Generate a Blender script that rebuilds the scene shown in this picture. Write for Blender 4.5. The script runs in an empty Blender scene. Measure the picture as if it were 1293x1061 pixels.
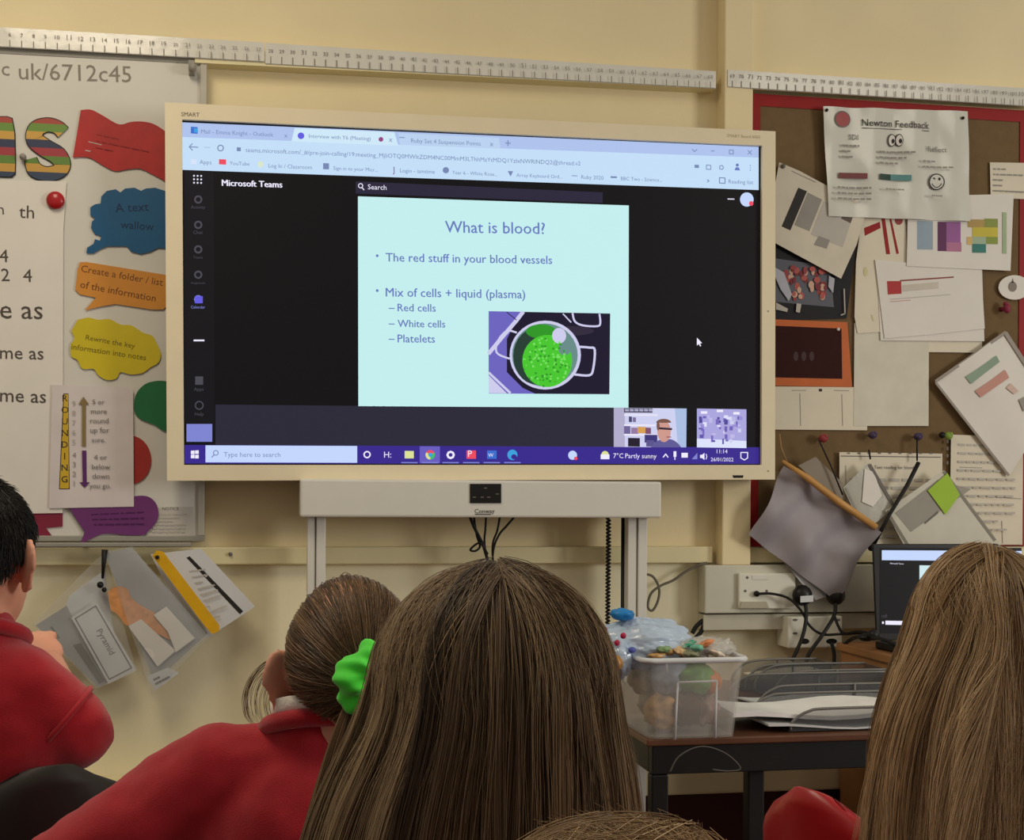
import bpy, math, random
import numpy as np
from mathutils import Vector, Matrix
random.seed(7)
RNG = np.random.default_rng(11)
SC = bpy.context.scene
COL = SC.collection

# ---------------------------------------------------------------- camera
FPX, PSI, ROLL, HV, EYE = 1700.0, math.radians(10.5), 0.0055, 629.0, 1.15
FW = Vector((math.sin(PSI), math.cos(PSI), 0)); R0 = Vector((math.cos(PSI), -math.sin(PSI), 0)); UP = Vector((0, 0, 1))
CX = R0 * math.cos(ROLL) + UP * math.sin(ROLL); CY = UP * math.cos(ROLL) - R0 * math.sin(ROLL)
cam = bpy.data.cameras.new('camera'); cam.sensor_width = 36.0; cam.lens = 36.0 * FPX / 1293.0
cam.shift_y = (HV - 530.5) / 1293.0; cam.clip_start = 0.05
co = bpy.data.objects.new('camera', cam); COL.objects.link(co)
co.matrix_world = Matrix(((CX.x, CY.x, -FW.x, 0), (CX.y, CY.y, -FW.y, 0), (CX.z, CY.z, -FW.z, EYE), (0, 0, 0, 1)))
SC.camera = co
# ---------------------------------------------------------------- world, lamps, exposure
W = bpy.data.worlds.new('room_light'); SC.world = W; W.use_nodes = True
W.node_tree.nodes['Background'].inputs[0].default_value = (1.0, 0.93, 0.80, 1)
W.node_tree.nodes['Background'].inputs[1].default_value = 0.28
def area(name, loc, target, sx, sy, power, color):
    l = bpy.data.lights.new(name, 'AREA'); l.shape = 'RECTANGLE'; l.size = sx; l.size_y = sy; l.energy = power; l.color = color
    o = bpy.data.objects.new(name, l); COL.objects.link(o); o.location = loc
    o.rotation_euler = (Vector(target) - Vector(loc)).to_track_quat('-Z', 'Y').to_euler(); return o
area('ceiling_light', (-0.65, 1.9, 2.9), (-0.65, 1.9, 0), 0.6, 1.3, 24, (1.0, 0.87, 0.66))
area('ceiling_light', (2.4, 0.5, 2.9), (2.4, 0.5, 0), 0.9, 2.4, 20, (1.0, 0.90, 0.74))
area('window_daylight', (5.0, -0.3, 1.75), (0.0, 3.4, 0.9), 1.0, 1.4, 84, (0.98, 0.97, 0.92))
SC.view_settings.view_transform = 'Standard'; SC.view_settings.look = 'None'
SC.view_settings.exposure = 0.0; SC.view_settings.gamma = 1.0; SC.view_settings.use_curve_mapping = False

# ---------------------------------------------------------------- helpers
def ray(u, v):
    du, dv = u - 646.5, v - HV; c, s = math.cos(ROLL), math.sin(ROLL)
    x, y = c * du + s * dv, -s * du + c * dv
    return FW + R0 * (x / FPX) + UP * (-y / FPX)
CAM = Vector((0, 0, EYE))
def at(u, v, d): return CAM + ray(u, v) * d
def on_z(u, v, z):
    r = ray(u, v); return CAM + r * ((z - EYE) / r.z)
def on_y(u, v, y):
    r = ray(u, v); return CAM + r * (y / r.y)
class Plane:
    def __init__(s, o, ex, ez):
        s.o = Vector(o); s.ex = Vector(ex).normalized(); s.ez = Vector(ez); s.ez = (s.ez - s.ex * s.ez.dot(s.ex)).normalized(); s.n = s.ex.cross(s.ez)
    def px(s, u, v, off=0):
        r = ray(u, v); q = s.o + s.n * off
        p = CAM + r * ((q - CAM).dot(s.n) / r.dot(s.n)); return (p - s.o).dot(s.ex), (p - s.o).dot(s.ez)
    def pt(s, a, b, off=0): return s.o + s.ex * a + s.ez * b + s.n * off
def wall_plane(y): return Plane((0, y, 0), (1, 0, 0), (0, 0, 1))

def lin(c):
    return tuple(((x / 255.0) / 12.92 if x <= 10.31 else ((x / 255.0 + 0.055) / 1.055) ** 2.4) for x in c)
MATS = {}
def m(name, rgb, rough=0.6, metal=0.0, var=0.06, scale=14.0, bump=0.0, bscale=60.0, spec=0.28, trans=0.0, alpha=1.0, sss=0.0, sheen=0.0, coat=0.0):
    if name in MATS: return MATS[name]
    M = bpy.data.materials.new(name); M.use_nodes = True; N = M.node_tree.nodes; L = M.node_tree.links
    b = N['Principled BSDF']; c = lin(rgb)
    b.inputs['Roughness'].default_value = rough; b.inputs['Metallic'].default_value = metal
    b.inputs['Specular IOR Level'].default_value = spec
    if trans: b.inputs['Transmission Weight'].default_value = trans
    b.inputs['Alpha'].default_value = alpha
    if sss:
        b.inputs['Subsurface Weight'].default_value = sss; b.inputs['Subsurface Radius'].default_value = (0.012, 0.005, 0.003)
    if sheen:
        b.inputs['Sheen Weight'].default_value = sheen; b.inputs['Sheen Roughness'].default_value = 0.6
    if coat: b.inputs['Coat Weight'].default_value = coat
    tc = N.new('ShaderNodeTexCoord'); nz = N.new('ShaderNodeTexNoise'); nz.inputs['Scale'].default_value = scale; nz.inputs['Detail'].default_value = 4
    L.new(tc.outputs['Object'], nz.inputs['Vector'])
    r = N.new('ShaderNodeValToRGB'); r.color_ramp.elements[0].position = 0.3; r.color_ramp.elements[1].position = 0.7
    r.color_ramp.elements[0].color = tuple(x * (1 - var) for x in c) + (1,); r.color_ramp.elements[1].color = tuple(min(1, x * (1 + var)) for x in c) + (1,)
    L.new(nz.outputs['Fac'], r.inputs['Fac']); L.new(r.outputs['Color'], b.inputs['Base Color'])
    if bump:
        n2 = N.new('ShaderNodeTexNoise'); n2.inputs['Scale'].default_value = bscale; n2.inputs['Detail'].default_value = 5
        L.new(tc.outputs['Object'], n2.inputs['Vector'])
        bp = N.new('ShaderNodeBump'); bp.inputs['Strength'].default_value = bump; bp.inputs['Distance'].default_value = 0.01
        L.new(n2.outputs['Fac'], bp.inputs['Height']); L.new(bp.outputs['Normal'], b.inputs['Normal'])
    MATS[name] = M; return M
def em(name, rgb, k=1.0):
    if name in MATS: return MATS[name]
    M = bpy.data.materials.new(name); M.use_nodes = True; N = M.node_tree.nodes; b = N['Principled BSDF']
    b.inputs['Base Color'].default_value = (0.004, 0.004, 0.004, 1); b.inputs['Roughness'].default_value = 0.45
    b.inputs['Specular IOR Level'].default_value = 0.15
    b.inputs['Emission Color'].default_value = lin(rgb) + (1,); b.inputs['Emission Strength'].default_value = k
    MATS[name] = M; return M

TXT = {}
def text_geo(s):
    if s in TXT: return TXT[s]
    c = bpy.data.curves.new('t', 'FONT'); c.body = s; c.resolution_u = 2
    o = bpy.data.objects.new('t', c); me = o.to_mesh()
    V = [(v.co.x, v.co.y) for v in me.vertices]; Fc = [tuple(p.vertices) for p in me.polygons]
    o.to_mesh_clear(); bpy.data.objects.remove(o); bpy.data.curves.remove(c)
    TXT[s] = (V, Fc); return TXT[s]

class MB:
    def __init__(s): s.v = []; s.f = []; s.m = []; s.mats = []; s.sm = []
    def mi(s, mat):
        if mat not in s.mats: s.mats.append(mat)
        return s.mats.index(mat)
    def add(s, V, F, mat, smooth=False):
        k = len(s.v); i = s.mi(mat); s.v += [Vector(p) for p in V]
        for f in F: s.f.append(tuple(x + k for x in f)); s.m.append(i); s.sm.append(smooth)
        return s
    def box(s, lo, hi, mat):
        x0, y0, z0 = lo; x1, y1, z1 = hi
        V = [(x0, y0, z0), (x1, y0, z0), (x1, y1, z0), (x0, y1, z0), (x0, y0, z1), (x1, y0, z1), (x1, y1, z1), (x0, y1, z1)]
        return s.add(V, [(0, 3, 2, 1), (4, 5, 6, 7), (0, 1, 5, 4), (1, 2, 6, 5), (2, 3, 7, 6), (3, 0, 4, 7)], mat)
    def slab(s, P, n, th, mat):               # polygon P extruded backwards (against n)
        k = len(P); V = list(P) + [p - n * th for p in P]
        F = [tuple(range(k)), tuple(range(2 * k - 1, k - 1, -1))] + [(i, k + i, k + (i + 1) % k, (i + 1) % k) for i in range(k)]
        a = sum(((P[i] - P[0]).cross(P[i + 1] - P[0]) for i in range(1, k - 1)), Vector())
        if a.dot(n) < 0: F = [tuple(reversed(f)) for f in F]
        return s.add(V, F, mat)
    def tube(s, pts, r, mat, n=8, smooth=True, closed=False):
        pts = [Vector(p) for p in pts]; V = []; F = []; K = len(pts); prev = None
        for i, p in enumerate(pts):
            a = pts[(i - 1) % K] if (closed or i > 0) else p; b = pts[(i + 1) % K] if (closed or i < K - 1) else p
            t = (b - a).normalized()
            if prev is None:
                u = t.orthogonal().normalized()
            else:
                u = (prev - t * prev.dot(t)); u = u.normalized() if u.length > 1e-6 else t.orthogonal().normalized()
            prev = u; w = t.cross(u); rr = r[i] if isinstance(r, (list, tuple)) else r
            for j in range(n):
                an = 2 * math.pi * j / n; V.append(p + (u * math.cos(an) + w * math.sin(an)) * rr)
        for i in range(K if closed else K - 1):
            i2 = (i + 1) % K
            for j in range(n): F.append((i * n + j, i * n + (j + 1) % n, i2 * n + (j + 1) % n, i2 * n + j))
        if not closed: F += [tuple(range(n - 1, -1, -1)), tuple(range((K - 1) * n, K * n))]
        return s.add(V, F, mat, smooth)
    def ball(s, c, rad, mat, n=12, k=8, M=None, fn=None):
        c = Vector(c); rad = (rad,) * 3 if not isinstance(rad, (tuple, list)) else rad; V = []; F = []
        for i in range(k + 1):
            th = math.pi * i / k
            for j in range(n):
                ph = 2 * math.pi * j / n
                d = Vector((math.sin(th) * math.cos(ph), math.sin(th) * math.sin(ph), math.cos(th)))
                q = Vector((d.x * rad[0], d.y * rad[1], d.z * rad[2]))
                if fn: q = q * fn(d)
                if M is not None: q = M @ q
                V.append(c + q)
        for i in range(k):
            for j in range(n):
                a, b2, c2, d2 = i * n + j, i * n + (j + 1) % n, (i + 1) * n + (j + 1) % n, (i + 1) * n + j
                if i == 0: F.append((a, d2, c2))
                elif i == k - 1: F.append((a, d2, b2))
                else: F.append((a, d2, c2, b2))
        return s.add(V, F, mat, True)
    def caps(s, p0, r0, p1, r1, mat, n=14):
        p0 = Vector(p0); p1 = Vector(p1)
        s.ball(p0, r0, mat, n, 10); s.ball(p1, r1, mat, n, 10)
        d = p1 - p0
        if d.length > 1e-5: s.tube([p0, p1], [r0, r1], mat, n)
        return s
    # flat marks printed on a plane (pl) at offset off; dfm is the sheet's own bend
    def poly(s, pl, pts, off, mat, th=0.0, dfm=None):
        P = []
        for (u, v) in pts:
            a, b = pl.px(u, v, off); P.append(pl.pt(a, b, off + (dfm(a, b) if dfm else 0)))
        if th: return s.slab(P, pl.n, th, mat)
        if dfm and len(P) > 6:
            ca = sum((pl.px(u, v, off)[0] for u, v in pts)) / len(P); cb = sum((pl.px(u, v, off)[1] for u, v in pts)) / len(P); k = len(P)
            return s.add(P + [pl.pt(ca, cb, off + dfm(ca, cb))], [(i, (i + 1) % k, k) for i in range(k)], mat)
        a = sum(((P[i] - P[0]).cross(P[i + 1] - P[0]) for i in range(1, len(P) - 1)), Vector())
        F = tuple(range(len(P))); return s.add(P, [F if a.dot(pl.n) > 0 else F[::-1]], mat)
    def stroke(s, pl, pts, w, off, mat, closed=False, dfm=None):   # w in px
        Q = [Vector((u, v, 0)) for u, v in pts]; K = len(Q)
        for i in range(K if closed else K - 1):
            a, b = Q[i], Q[(i + 1) % K]; t = (b - a)
            if t.length < 1e-6: continue
            t.normalize(); n = Vector((-t.y, t.x, 0)) * (w / 2); e = t * (w * 0.25)
            s.poly(pl, [(p.x, p.y) for p in (a - e + n, b + e + n, b + e - n, a - e - n)], off, mat, 0, dfm)
        return s
    def text(s, pl, st, p0, p1, off, mat, dfm=None, hscale=1.0):
        V, F = text_geo(st)
        if not V: return s
        x0 = min(v[0] for v in V); x1 = max(v[0] for v in V)
        a0 = Vector(pl.px(p0[0], p0[1], off)); a1 = Vector(pl.px(p1[0], p1[1], off))
        ex = (a1 - a0) / (x1 - x0); ey = Vector((-ex.y, ex.x)) * hscale
        P = []
        for x, y in V:
            q = a0 + ex * (x - x0) + ey * y; P.append(pl.pt(q.x, q.y, off + (dfm(q.x, q.y) if dfm else 0)))
        return s.add(P, F, mat)
    def glyph(s, pl, st, u, v, h, off, mat):
        V, F = text_geo(st); x0 = min(q[0] for q in V); x1 = max(q[0] for q in V); k = h / 0.7
        w = (x1 - x0) * k / 2; return s.text(pl, st, (u - w, v), (u + w, v), off, mat)
    def disc(s, pl, u, v, ru, rv, off, mat, n=20, a0=0.0, a1=2 * math.pi, th=0.0, dfm=None):
        full = abs(a1 - a0) > 6.2
        P = [(u + ru * math.cos(a0 + (a1 - a0) * i / n), v + rv * math.sin(a0 + (a1 - a0) * i / n)) for i in range(n if full else n + 1)]
        if not full: P.append((u, v))
        return s.poly(pl, P, off, mat, th, dfm)
    def ring(s, pl, u, v, r, w, off, mat, n=18, dfm=None): return s.stroke(pl, [(u + r * math.cos(6.2832 * i / n), v + r * math.sin(6.2832 * i / n)) for i in range(n)], w, off, mat, True, dfm)
    def build(s, name, parent=None, origin=None, bevel=0.0):
        me = bpy.data.meshes.new(name)
        if parent is not None: base = wloc(parent)
        elif origin is not None: base = Vector(origin)
        else:
            lo = [min(p[i] for p in s.v) for i in range(3)]; hi = [max(p[i] for p in s.v) for i in range(3)]
            base = Vector(((lo[0] + hi[0]) / 2, (lo[1] + hi[1]) / 2, (lo[2] + hi[2]) / 2))
        off = base
        me.from_pydata([p - off for p in s.v], [], s.f)
        for mm in s.mats: me.materials.append(mm)
        me.polygons.foreach_set('material_index', s.m); me.polygons.foreach_set('use_smooth', s.sm); me.update()
        o = bpy.data.objects.new(name, me); COL.objects.link(o)
        if parent is not None: o.parent = parent
        else: o.location = base
        if bevel:
            bv = o.modifiers.new('bevel', 'BEVEL'); bv.width = bevel; bv.segments = 2; bv.limit_method = 'ANGLE'
        return o
def wloc(o):
    p = Vector()
    while o is not None: p = p + o.location; o = o.parent
    return p
def tag(o, label=None, cat=None, group=None, kind=None):
    for k, v in (('label', label), ('category', cat), ('group', group), ('kind', kind)):
        if v: o[k] = v
    return o
def thing(name, loc, label, cat, group=None):
    o = bpy.data.objects.new(name, None); COL.objects.link(o); o.location = loc; o.empty_display_size = 0.05
    return tag(o, label, cat, group)
def smooth_path(P, k=6):
    P = [Vector(p) for p in P]; out = []
    for i in range(len(P) - 1):
        a, b, c, d = P[max(i - 1, 0)], P[i], P[i + 1], P[min(i + 2, len(P) - 1)]
        for j in range(k):
            t = j / k; out.append(0.5 * ((2 * b) + (c - a) * t + (2 * a - 5 * b + 4 * c - d) * t * t + (3 * b - a - 3 * c + d) * t ** 3))
    return out + [P[-1]]
def smooth2(P, k=6): return [(p.x, p.y) for p in smooth_path([(a, b, 0) for a, b in P], k)]
def sheet(name, label, cat, pl, pts, off, mat, deco=(), th=0.0008, group=None, wave=None, parent=None):
    """a sheet lying off a plane: outline pts (photo pixels), printed marks deco, optional gentle bend"""
    b = MB(); e = 0.0028 if wave else 0.0004
    if wave and len(pts) == 4:
        A = [Vector(pl.px(u, v, off)) for u, v in pts]; nx = ny = 30; V = []
        for back in (0, 1):
            for j in range(ny + 1):
                for i in range(nx + 1):
                    s_, t_ = i / nx, j / ny
                    q = (A[0] * (1 - s_) + A[1] * s_) * (1 - t_) + (A[3] * (1 - s_) + A[2] * s_) * t_
                    V.append(pl.pt(q.x, q.y, off + wave(q.x, q.y) - back * th))
        K = (nx + 1) * (ny + 1); F = []
        for j in range(ny):
            for i in range(nx):
                k = j * (nx + 1) + i; F.append((k, k + nx + 1, k + nx + 2, k + 1)); F.append((K + k, K + k + 1, K + k + nx + 2, K + k + nx + 1))
        b.add(V, F, mat, True)
    else:
        b.poly(pl, pts, off, mat, th)
    for i, d in enumerate(deco):
        o2 = off + e * (1 + (0.06 if wave else 0.25) * i); k = d[0]
        if k == 'p': b.poly(pl, d[1], o2, d[2], 0, wave)
        elif k == 't': b.text(pl, d[1], d[2], d[3], o2, d[4], wave)
        elif k == 's': b.stroke(pl, d[1], d[2], o2, d[3], d[4] if len(d) > 4 else False, wave)
        elif k == 'c': b.glyph(pl, d[1], d[2], d[3], d[4], o2, d[5])
        elif k == 'd': b.disc(pl, d[1], d[2], d[3], d[4], o2, d[5], dfm=wave)
        elif k == 'r': b.ring(pl, d[1], d[2], d[3], d[4], o2, d[5], dfm=wave)
    o = b.build(name, parent)
    return o if parent is not None else tag(o, label, cat, group)
def lerp(p, q, t): return (p[0] + (q[0] - p[0]) * t, p[1] + (q[1] - p[1]) * t)
def quad_uv(Q, s, t): return lerp(lerp(Q[0], Q[1], s), lerp(Q[3], Q[2], s), t)
def subquad(Q, s0, t0, s1, t1): return [quad_uv(Q, s0, t0), quad_uv(Q, s1, t0), quad_uv(Q, s1, t1), quad_uv(Q, s0, t1)]
def lines(Q, s0, s1, t0, t1, n, mat, w=0.012, seed=0):
    """n rows of blurred small print inside the quad Q: broken dashes"""
    rr = random.Random(seed); D = []
    for i in range(n):
        t = t0 + (t1 - t0) * (i + 0.5) / n; s = s0
        while s < s1 - 0.01:
            e = min(s1, s + rr.uniform(0.04, 0.12) * (s1 - s0) * 1.6); D.append(('p', subquad(Q, s, t - w / 2, e, t + w / 2), mat)); s = e + 0.03 * (s1 - s0)
            if rr.random() < 0.08: break
    return D

# ---------------------------------------------------------------- materials
M_wall = m('wall_paint', (238, 220, 176), 0.55, var=0.03, scale=5, bump=0.04, bscale=90)
M_trim = m('cream_gloss', (232, 220, 176), 0.4, var=0.03, scale=6)
M_board = m('whiteboard', (214, 210, 200), 0.3, var=0.03, scale=4)
M_alu = m('board_edge', (150, 146, 136), 0.4, var=0.05)
M_pap = m('paper', (226, 220, 210), 0.6, var=0.03, scale=9)
M_pap2 = m('paper_cool', (208, 208, 208), 0.55, var=0.04, scale=9)
M_pap3 = m('paper_warm', (222, 212, 190), 0.6, var=0.04, scale=9)
M_lam = m('laminate_sheet', (214, 212, 200), 0.16, var=0.03, spec=0.6)
M_ink = m('black_ink', (44, 40, 38), 0.6)
M_grey = m('grey_print', (150, 144, 136), 0.6)
M_lgrey = m('pale_print', (186, 180, 170), 0.6)
M_mgrey = m('mid_print', (112, 106, 100), 0.6)
M_red = m('red_card', (176, 42, 40), 0.45, var=0.10, scale=25)
M_blue = m('blue_card', (28, 88, 130), 0.45, var=0.06)
M_orange = m('orange_card', (208, 140, 58), 0.45, var=0.05)
M_yellow = m('yellow_card', (206, 186, 40), 0.4, var=0.05)
M_green = m('green_card', (38, 108, 66), 0.45, var=0.05)
M_dred = m('oval_card', (166, 52, 44), 0.5)
M_purple = m('purple_card', (112, 54, 112), 0.5, var=0.06)
M_maroon = m('maroon_card', (132, 40, 62), 0.5)
M_pin = m('brown_felt', (118, 96, 68), 0.95, var=0.06, scale=40, bump=0.15, bscale=300, spec=0.1)
M_border = m('red_border', (150, 26, 26), 0.6, var=0.05)
M_white = m('white_plastic', (226, 222, 206), 0.35, var=0.02)
M_bez = m('display_frame', (236, 222, 190), 0.4, var=0.02)
M_steelw = m('white_steel', (220, 216, 206), 0.35, var=0.02)
M_blk = m('black_plastic', (26, 24, 23), 0.4)
M_cab = m('black_rubber', (24, 22, 21), 0.5)
M_gcab = m('grey_rubber', (112, 106, 92), 0.5)
M_wood = m('beech_wood', (166, 116, 72), 0.45, var=0.16, scale=7)
M_dwood = m('desk_wood', (98, 64, 46), 0.35, var=0.14, scale=9)
M_dsteel = m('dark_steel', (24, 24, 24), 0.45)
M_floor = m('carpet', (86, 44, 40), 0.95, var=0.12, scale=80, bump=0.2, bscale=400)

# ---------------------------------------------------------------- the room
YW = 3.42
def structure(b, name, bevel=0.0): return tag(b.build(name, bevel=bevel), kind='structure')
b = MB().box((-3.6, YW, 1.0), (4.2, YW + 0.15, 3.0), M_wall); b.box((-3.6, YW, 0), (4.2, YW + 0.15, 1.0), m('lower_wall_pale', (240, 230, 196), 0.5, var=0.03, scale=5, bump=0.04, bscale=90))  # lower part of the wall coloured paler and less saturated than the upper
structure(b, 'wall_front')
structure(MB().box((-3.6, -1.2, -0.1), (4.2, YW, 0), M_floor), 'floor')
xp0 = on_y(913.5, 400, 3.36).x; xp1 = on_y(949.5, 400, 3.36).x
zp = on_y(930, 714, 3.36).z
structure(MB().box((xp0, 3.36, zp), (xp1, YW, 3.0), M_wall), 'trim_1', 0.003)          # pilaster
zd0 = on_y(320, 713, 3.39).z; zd1 = on_y(320, 691, 3.39).z
structure(MB().box((-3.6, 3.39, zd0), (on_y(900, 700, 3.39).x, YW, zd1), M_trim), 'trim_2', 0.003)   # dado rail left of the pilaster
structure(MB().box((xp1, 3.39, zd0), (4.2, YW, zd1), M_trim), 'trim_3', 0.003)
zk1 = on_y(900, 968, 3.30).z; zk0 = on_y(900, 1003, 3.30).z
structure(MB().box((-3.6, 3.30, zk0), (4.2, YW, zk1), M_trim), 'trim_4', 0.006)          # boxed pipe run
structure(MB().box((-3.6, 3.40, 0), (4.2, YW, zk0 - .001), m('dark_skirting', (74, 38, 34), 0.6)), 'baseboard_front')
# rail above the display that carries the number strip, and the batten above the pinboard
a = on_y(246, 84, 3.375); c = on_y(904, 113, 3.375)
RA = Plane((0, 3.375, 0), (1, 0, 0), (0, 0, 1))
b = MB(); b.poly(RA, [(246, 60), (904, 96), (904, 112), (246, 79)], 0, M_trim, 0.045)
structure(b, 'trim_5')
b = MB(); b.poly(wall_plane(3.383), [(-60, 46), (246, 62), (246, 80), (-60, 64)], 0, M_alu, 0.036)
structure(b, 'trim_6')
b = MB(); b.poly(wall_plane(3.385), [(951, 93), (1420, 120), (1420, 141), (951, 113)], 0, M_trim, 0.034)
structure(b, 'trim_7')

# ---------------------------------------------------------------- number strips
M_strip = m('number_strip', (222, 218, 206), 0.14, var=0.04, scale=10, bump=0.14, bscale=10, spec=.6)
def strip(label, u0, t0, b0, u1, t1, b1, y, n0, n, dig):
    pl = wall_plane(y); Q = [(u0, t0), (u1, t1), (u1, b1), (u0, b0)]
    D = [('p', subquad(Q, 0, 0.955, 1, 0.99), M_grey)]; inkn = m('strip_ink', (136, 128, 116), .6)
    for i in range(n):
        s = (i + 0.5) / n; w = 0.55 / (u1 - u0)
        D.append(('p', subquad(Q, s - w, 0.62, s + w, 0.95), inkn))
        c = quad_uv(Q, s, 0.45); k = 1.6 if n0 + i < 10 else 3.0 if n0 + i < 100 else 3.9
        D.append(('t', str(n0 + i), (c[0] - k, c[1] - k * 0.055), (c[0] + k, c[1] + k * 0.055), inkn))
    return sheet('number_line', label, 'number line', pl, Q, 0.0, M_strip, D, group='number strips along the wall')
strip('left end of the white number strip above the whiteboard', -40, 32, 57, 334, 53.5, 78.5, 3.372, 3, 25, 0)
strip('long middle white number strip on the rail above the display', 335, 54, 81, 904, 90, 112, 3.3735, 28, 41, 0)
strip('right white number strip above the red bordered pinboard', 919, 88, 110, 1400, 118, 141, 3.358, 69, 42, 0)
b = MB(); b.ball(on_y(243, 86, 3.36), (0.010, 0.016, 0.012), M_alu); b.box(on_y(238, 92, 3.36), on_y(246, 80, 3.385), M_alu)
tag(b.build('rail_clip'), 'small grey clip at the whiteboard rail end', 'clip')

# ---------------------------------------------------------------- whiteboard and what is on it
WY = 3.385; WB = wall_plane(WY)
z0 = on_y(150, 690, WY).z; z1 = on_y(150, 74, WY).z; xr = on_y(259.5, 400, WY).x
M_faint = m('faint_marker', (136, 128, 116), .5)
t = thing('whiteboard', (-0.6, WY, z0), 'pale whiteboard covered in card shapes, left of the display', 'whiteboard')
b = MB().box((-1.9, WY, z0 + 0.02), (xr - 0.016, YW - 0.002, z1), M_board)
b.text(WB, 'uk/6712c45', (24, 100), (166, 104), 0.0006, M_faint); b.text(WB, 'c', (2, 95), (12, 95.5), 0.0006, M_faint)
b.build('panel', t)
MB().box((-1.9, WY - 0.006, z0 + 0.012), (xr, YW - 0.002, z0 + 0.026), M_alu).build('frame', t, bevel=0.002)
MB().box((xr - 0.016, WY - 0.006, z0 + 0.026), (xr, YW - 0.002, z1), m('frame_grey', (188, 182, 168), 0.4)).build('frame', t, bevel=0.002)
MB().box((-1.9, WY - 0.035, z0), (xr - 0.03, WY - 0.0065, z0 + 0.010), M_alu).build('pen_tray', t, bevel=0.002)

def stripe_mat():
    M = bpy.data.materials.new('striped_card'); M.use_nodes = True; N = M.node_tree.nodes; L = M.node_tree.links; bs = N['Principled BSDF']; bs.inputs['Roughness'].default_value = 0.5
    tc = N.new('ShaderNodeTexCoord'); sx = N.new('ShaderNodeSeparateXYZ'); L.new(tc.outputs['Object'], sx.inputs[0])
    mr = N.new('ShaderNodeMapRange'); mr.inputs['From Min'].default_value = -0.0775; mr.inputs['From Max'].default_value = 0.0775; L.new(sx.outputs['Z'], mr.inputs['Value'])
    r = N.new('ShaderNodeValToRGB'); r.color_ramp.interpolation = 'CONSTANT'; L.new(mr.outputs['Result'], r.inputs['Fac']); L.new(r.outputs['Color'], bs.inputs['Base Color'])
    cols = [(40, 58, 84), (196, 150, 60), (92, 128, 44), (160, 44, 54), (38, 46, 78), (204, 158, 66), (104, 140, 50), (166, 62, 46)]
    E = r.color_ramp.elements
    for i in range(6): E.new(0.1 + i * 0.1)
    for i, c in enumerate(cols): E[i].position = i / 8; E[i].color = lin(c) + (1,)
    return M
M_stripe = stripe_mat()
def zz(L): return [(x / 3.918, y / 3.918) for x, y in L]
def ribbon(b, pl, pts, ws, off, mat, th):
    P = smooth2(pts, 5); n = len(P); L_, R_ = [], []
    for i, (x, y) in enumerate(P):
        ax, ay = P[max(i - 1, 0)]; bx, by = P[min(i + 1, n - 1)]; l = math.hypot(bx - ax, by - ay) or 1
        f = i / (n - 1) * (len(ws) - 1); k = min(int(f), len(ws) - 2); w = ws[k] + (ws[k + 1] - ws[k]) * (f - k)
        nx, ny = -(by - ay) / l * w / 2, (bx - ax) / l * w / 2
        L_.append((x + nx, y + ny)); R_.append((x - nx, y - ny))
    for i in range(n - 1): b.poly(pl, [L_[i], L_[i + 1], R_[i + 1], R_[i]], off, mat, th)
S_path = zz([(312, 655), (282, 628), (230, 618), (180, 640), (172, 690), (222, 732), (285, 770), (308, 815), (285, 850), (225, 860), (172, 838), (152, 785)])
S_w = [17, 16, 17, 20, 21, 22, 22, 20, 18, 17, 19, 14]
b = MB(); ribbon(b, WB, S_path, [w + 2.4 for w in S_w], 0.003, M_ink, 0.002); ribbon(b, WB, S_path, S_w, 0.0045, M_stripe, 0.001)
tag(b.build('card_letter', origin=on_y(60, 187.5, WY)), 'striped card letter S on the whiteboard', 'letter', 'striped card letters')
b = MB(); LQ = [(-30, 148), (9, 147.5), (15, 150), (18, 168), (19, 205), (18.5, 219), (14, 223), (-30, 222)]
b.poly(WB, [(-31, 147), (9, 146.5), (16, 149), (19.5, 168), (20.3, 205), (19.8, 220), (15, 224.5), (-31, 223.5)], 0.003, M_ink, 0.002); b.poly(WB, LQ, 0.0042, M_stripe, 0.001)
tag(b.build('card_letter', origin=on_y(0, 186, WY)), 'striped card letter cut off by the left edge', 'letter', 'striped card letters')
fl = smooth2([(102, 139), (115, 138.5), (130, 146), (150, 157), (165, 154), (180, 153.5), (195, 157), (212, 168)], 4) + smooth2([(212, 232), (205, 227), (190, 219), (176, 213), (160, 214), (145, 216), (130, 209), (112, 199), (92, 199)], 4)
sheet('card_flag', 'wavy red paper flag at the top of the whiteboard', 'card shape', WB, fl, 0.004, M_red, [('s', [(112, 179), (128, 183)], 1.0, M_lgrey), ('s', [(108, 190), (114, 191)], 1.2, M_lgrey)] + lines([(105, 150), (200, 170), (200, 210), (100, 190)], .2, .9, .3, .9, 3, m('dark_red_ink', (150, 34, 34), .5), .03, 3))
cl = [(126, 304), (128, 298), (120, 296), (115, 288), (116, 280), (120, 276), (114, 272), (114, 262), (120, 258), (127, 257), (128, 248), (135, 241), (146, 239), (152, 243), (158, 238), (170, 237), (178, 241), (184, 238), (196, 237), (214, 243), (214, 314), (200, 313), (190, 318), (178, 321), (166, 318), (160, 311), (136, 311), (128, 314), (118, 320), (109, 320), (110, 313), (118, 308), (120, 302)]
M_bink = m('blue_ink', (12, 46, 80), 0.5)
sheet('speech_bubble', 'blue cloud shaped card, partly behind the display', 'card shape', WB, cl, 0.004, M_blue, [('t', 'A text', (146, 268), (188, 266), M_bink), ('t', 'wallow', (152, 288), (194, 291), M_bink)], group='card speech shapes')
ob = [(98, 340), (101, 331), (110, 331), (214, 348), (214, 384), (206, 391), (192, 391), (146, 384), (128, 387), (107, 392), (121, 376), (101, 372), (95, 366)]
M_oink = m('orange_ink', (120, 70, 30), 0.5)
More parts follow.
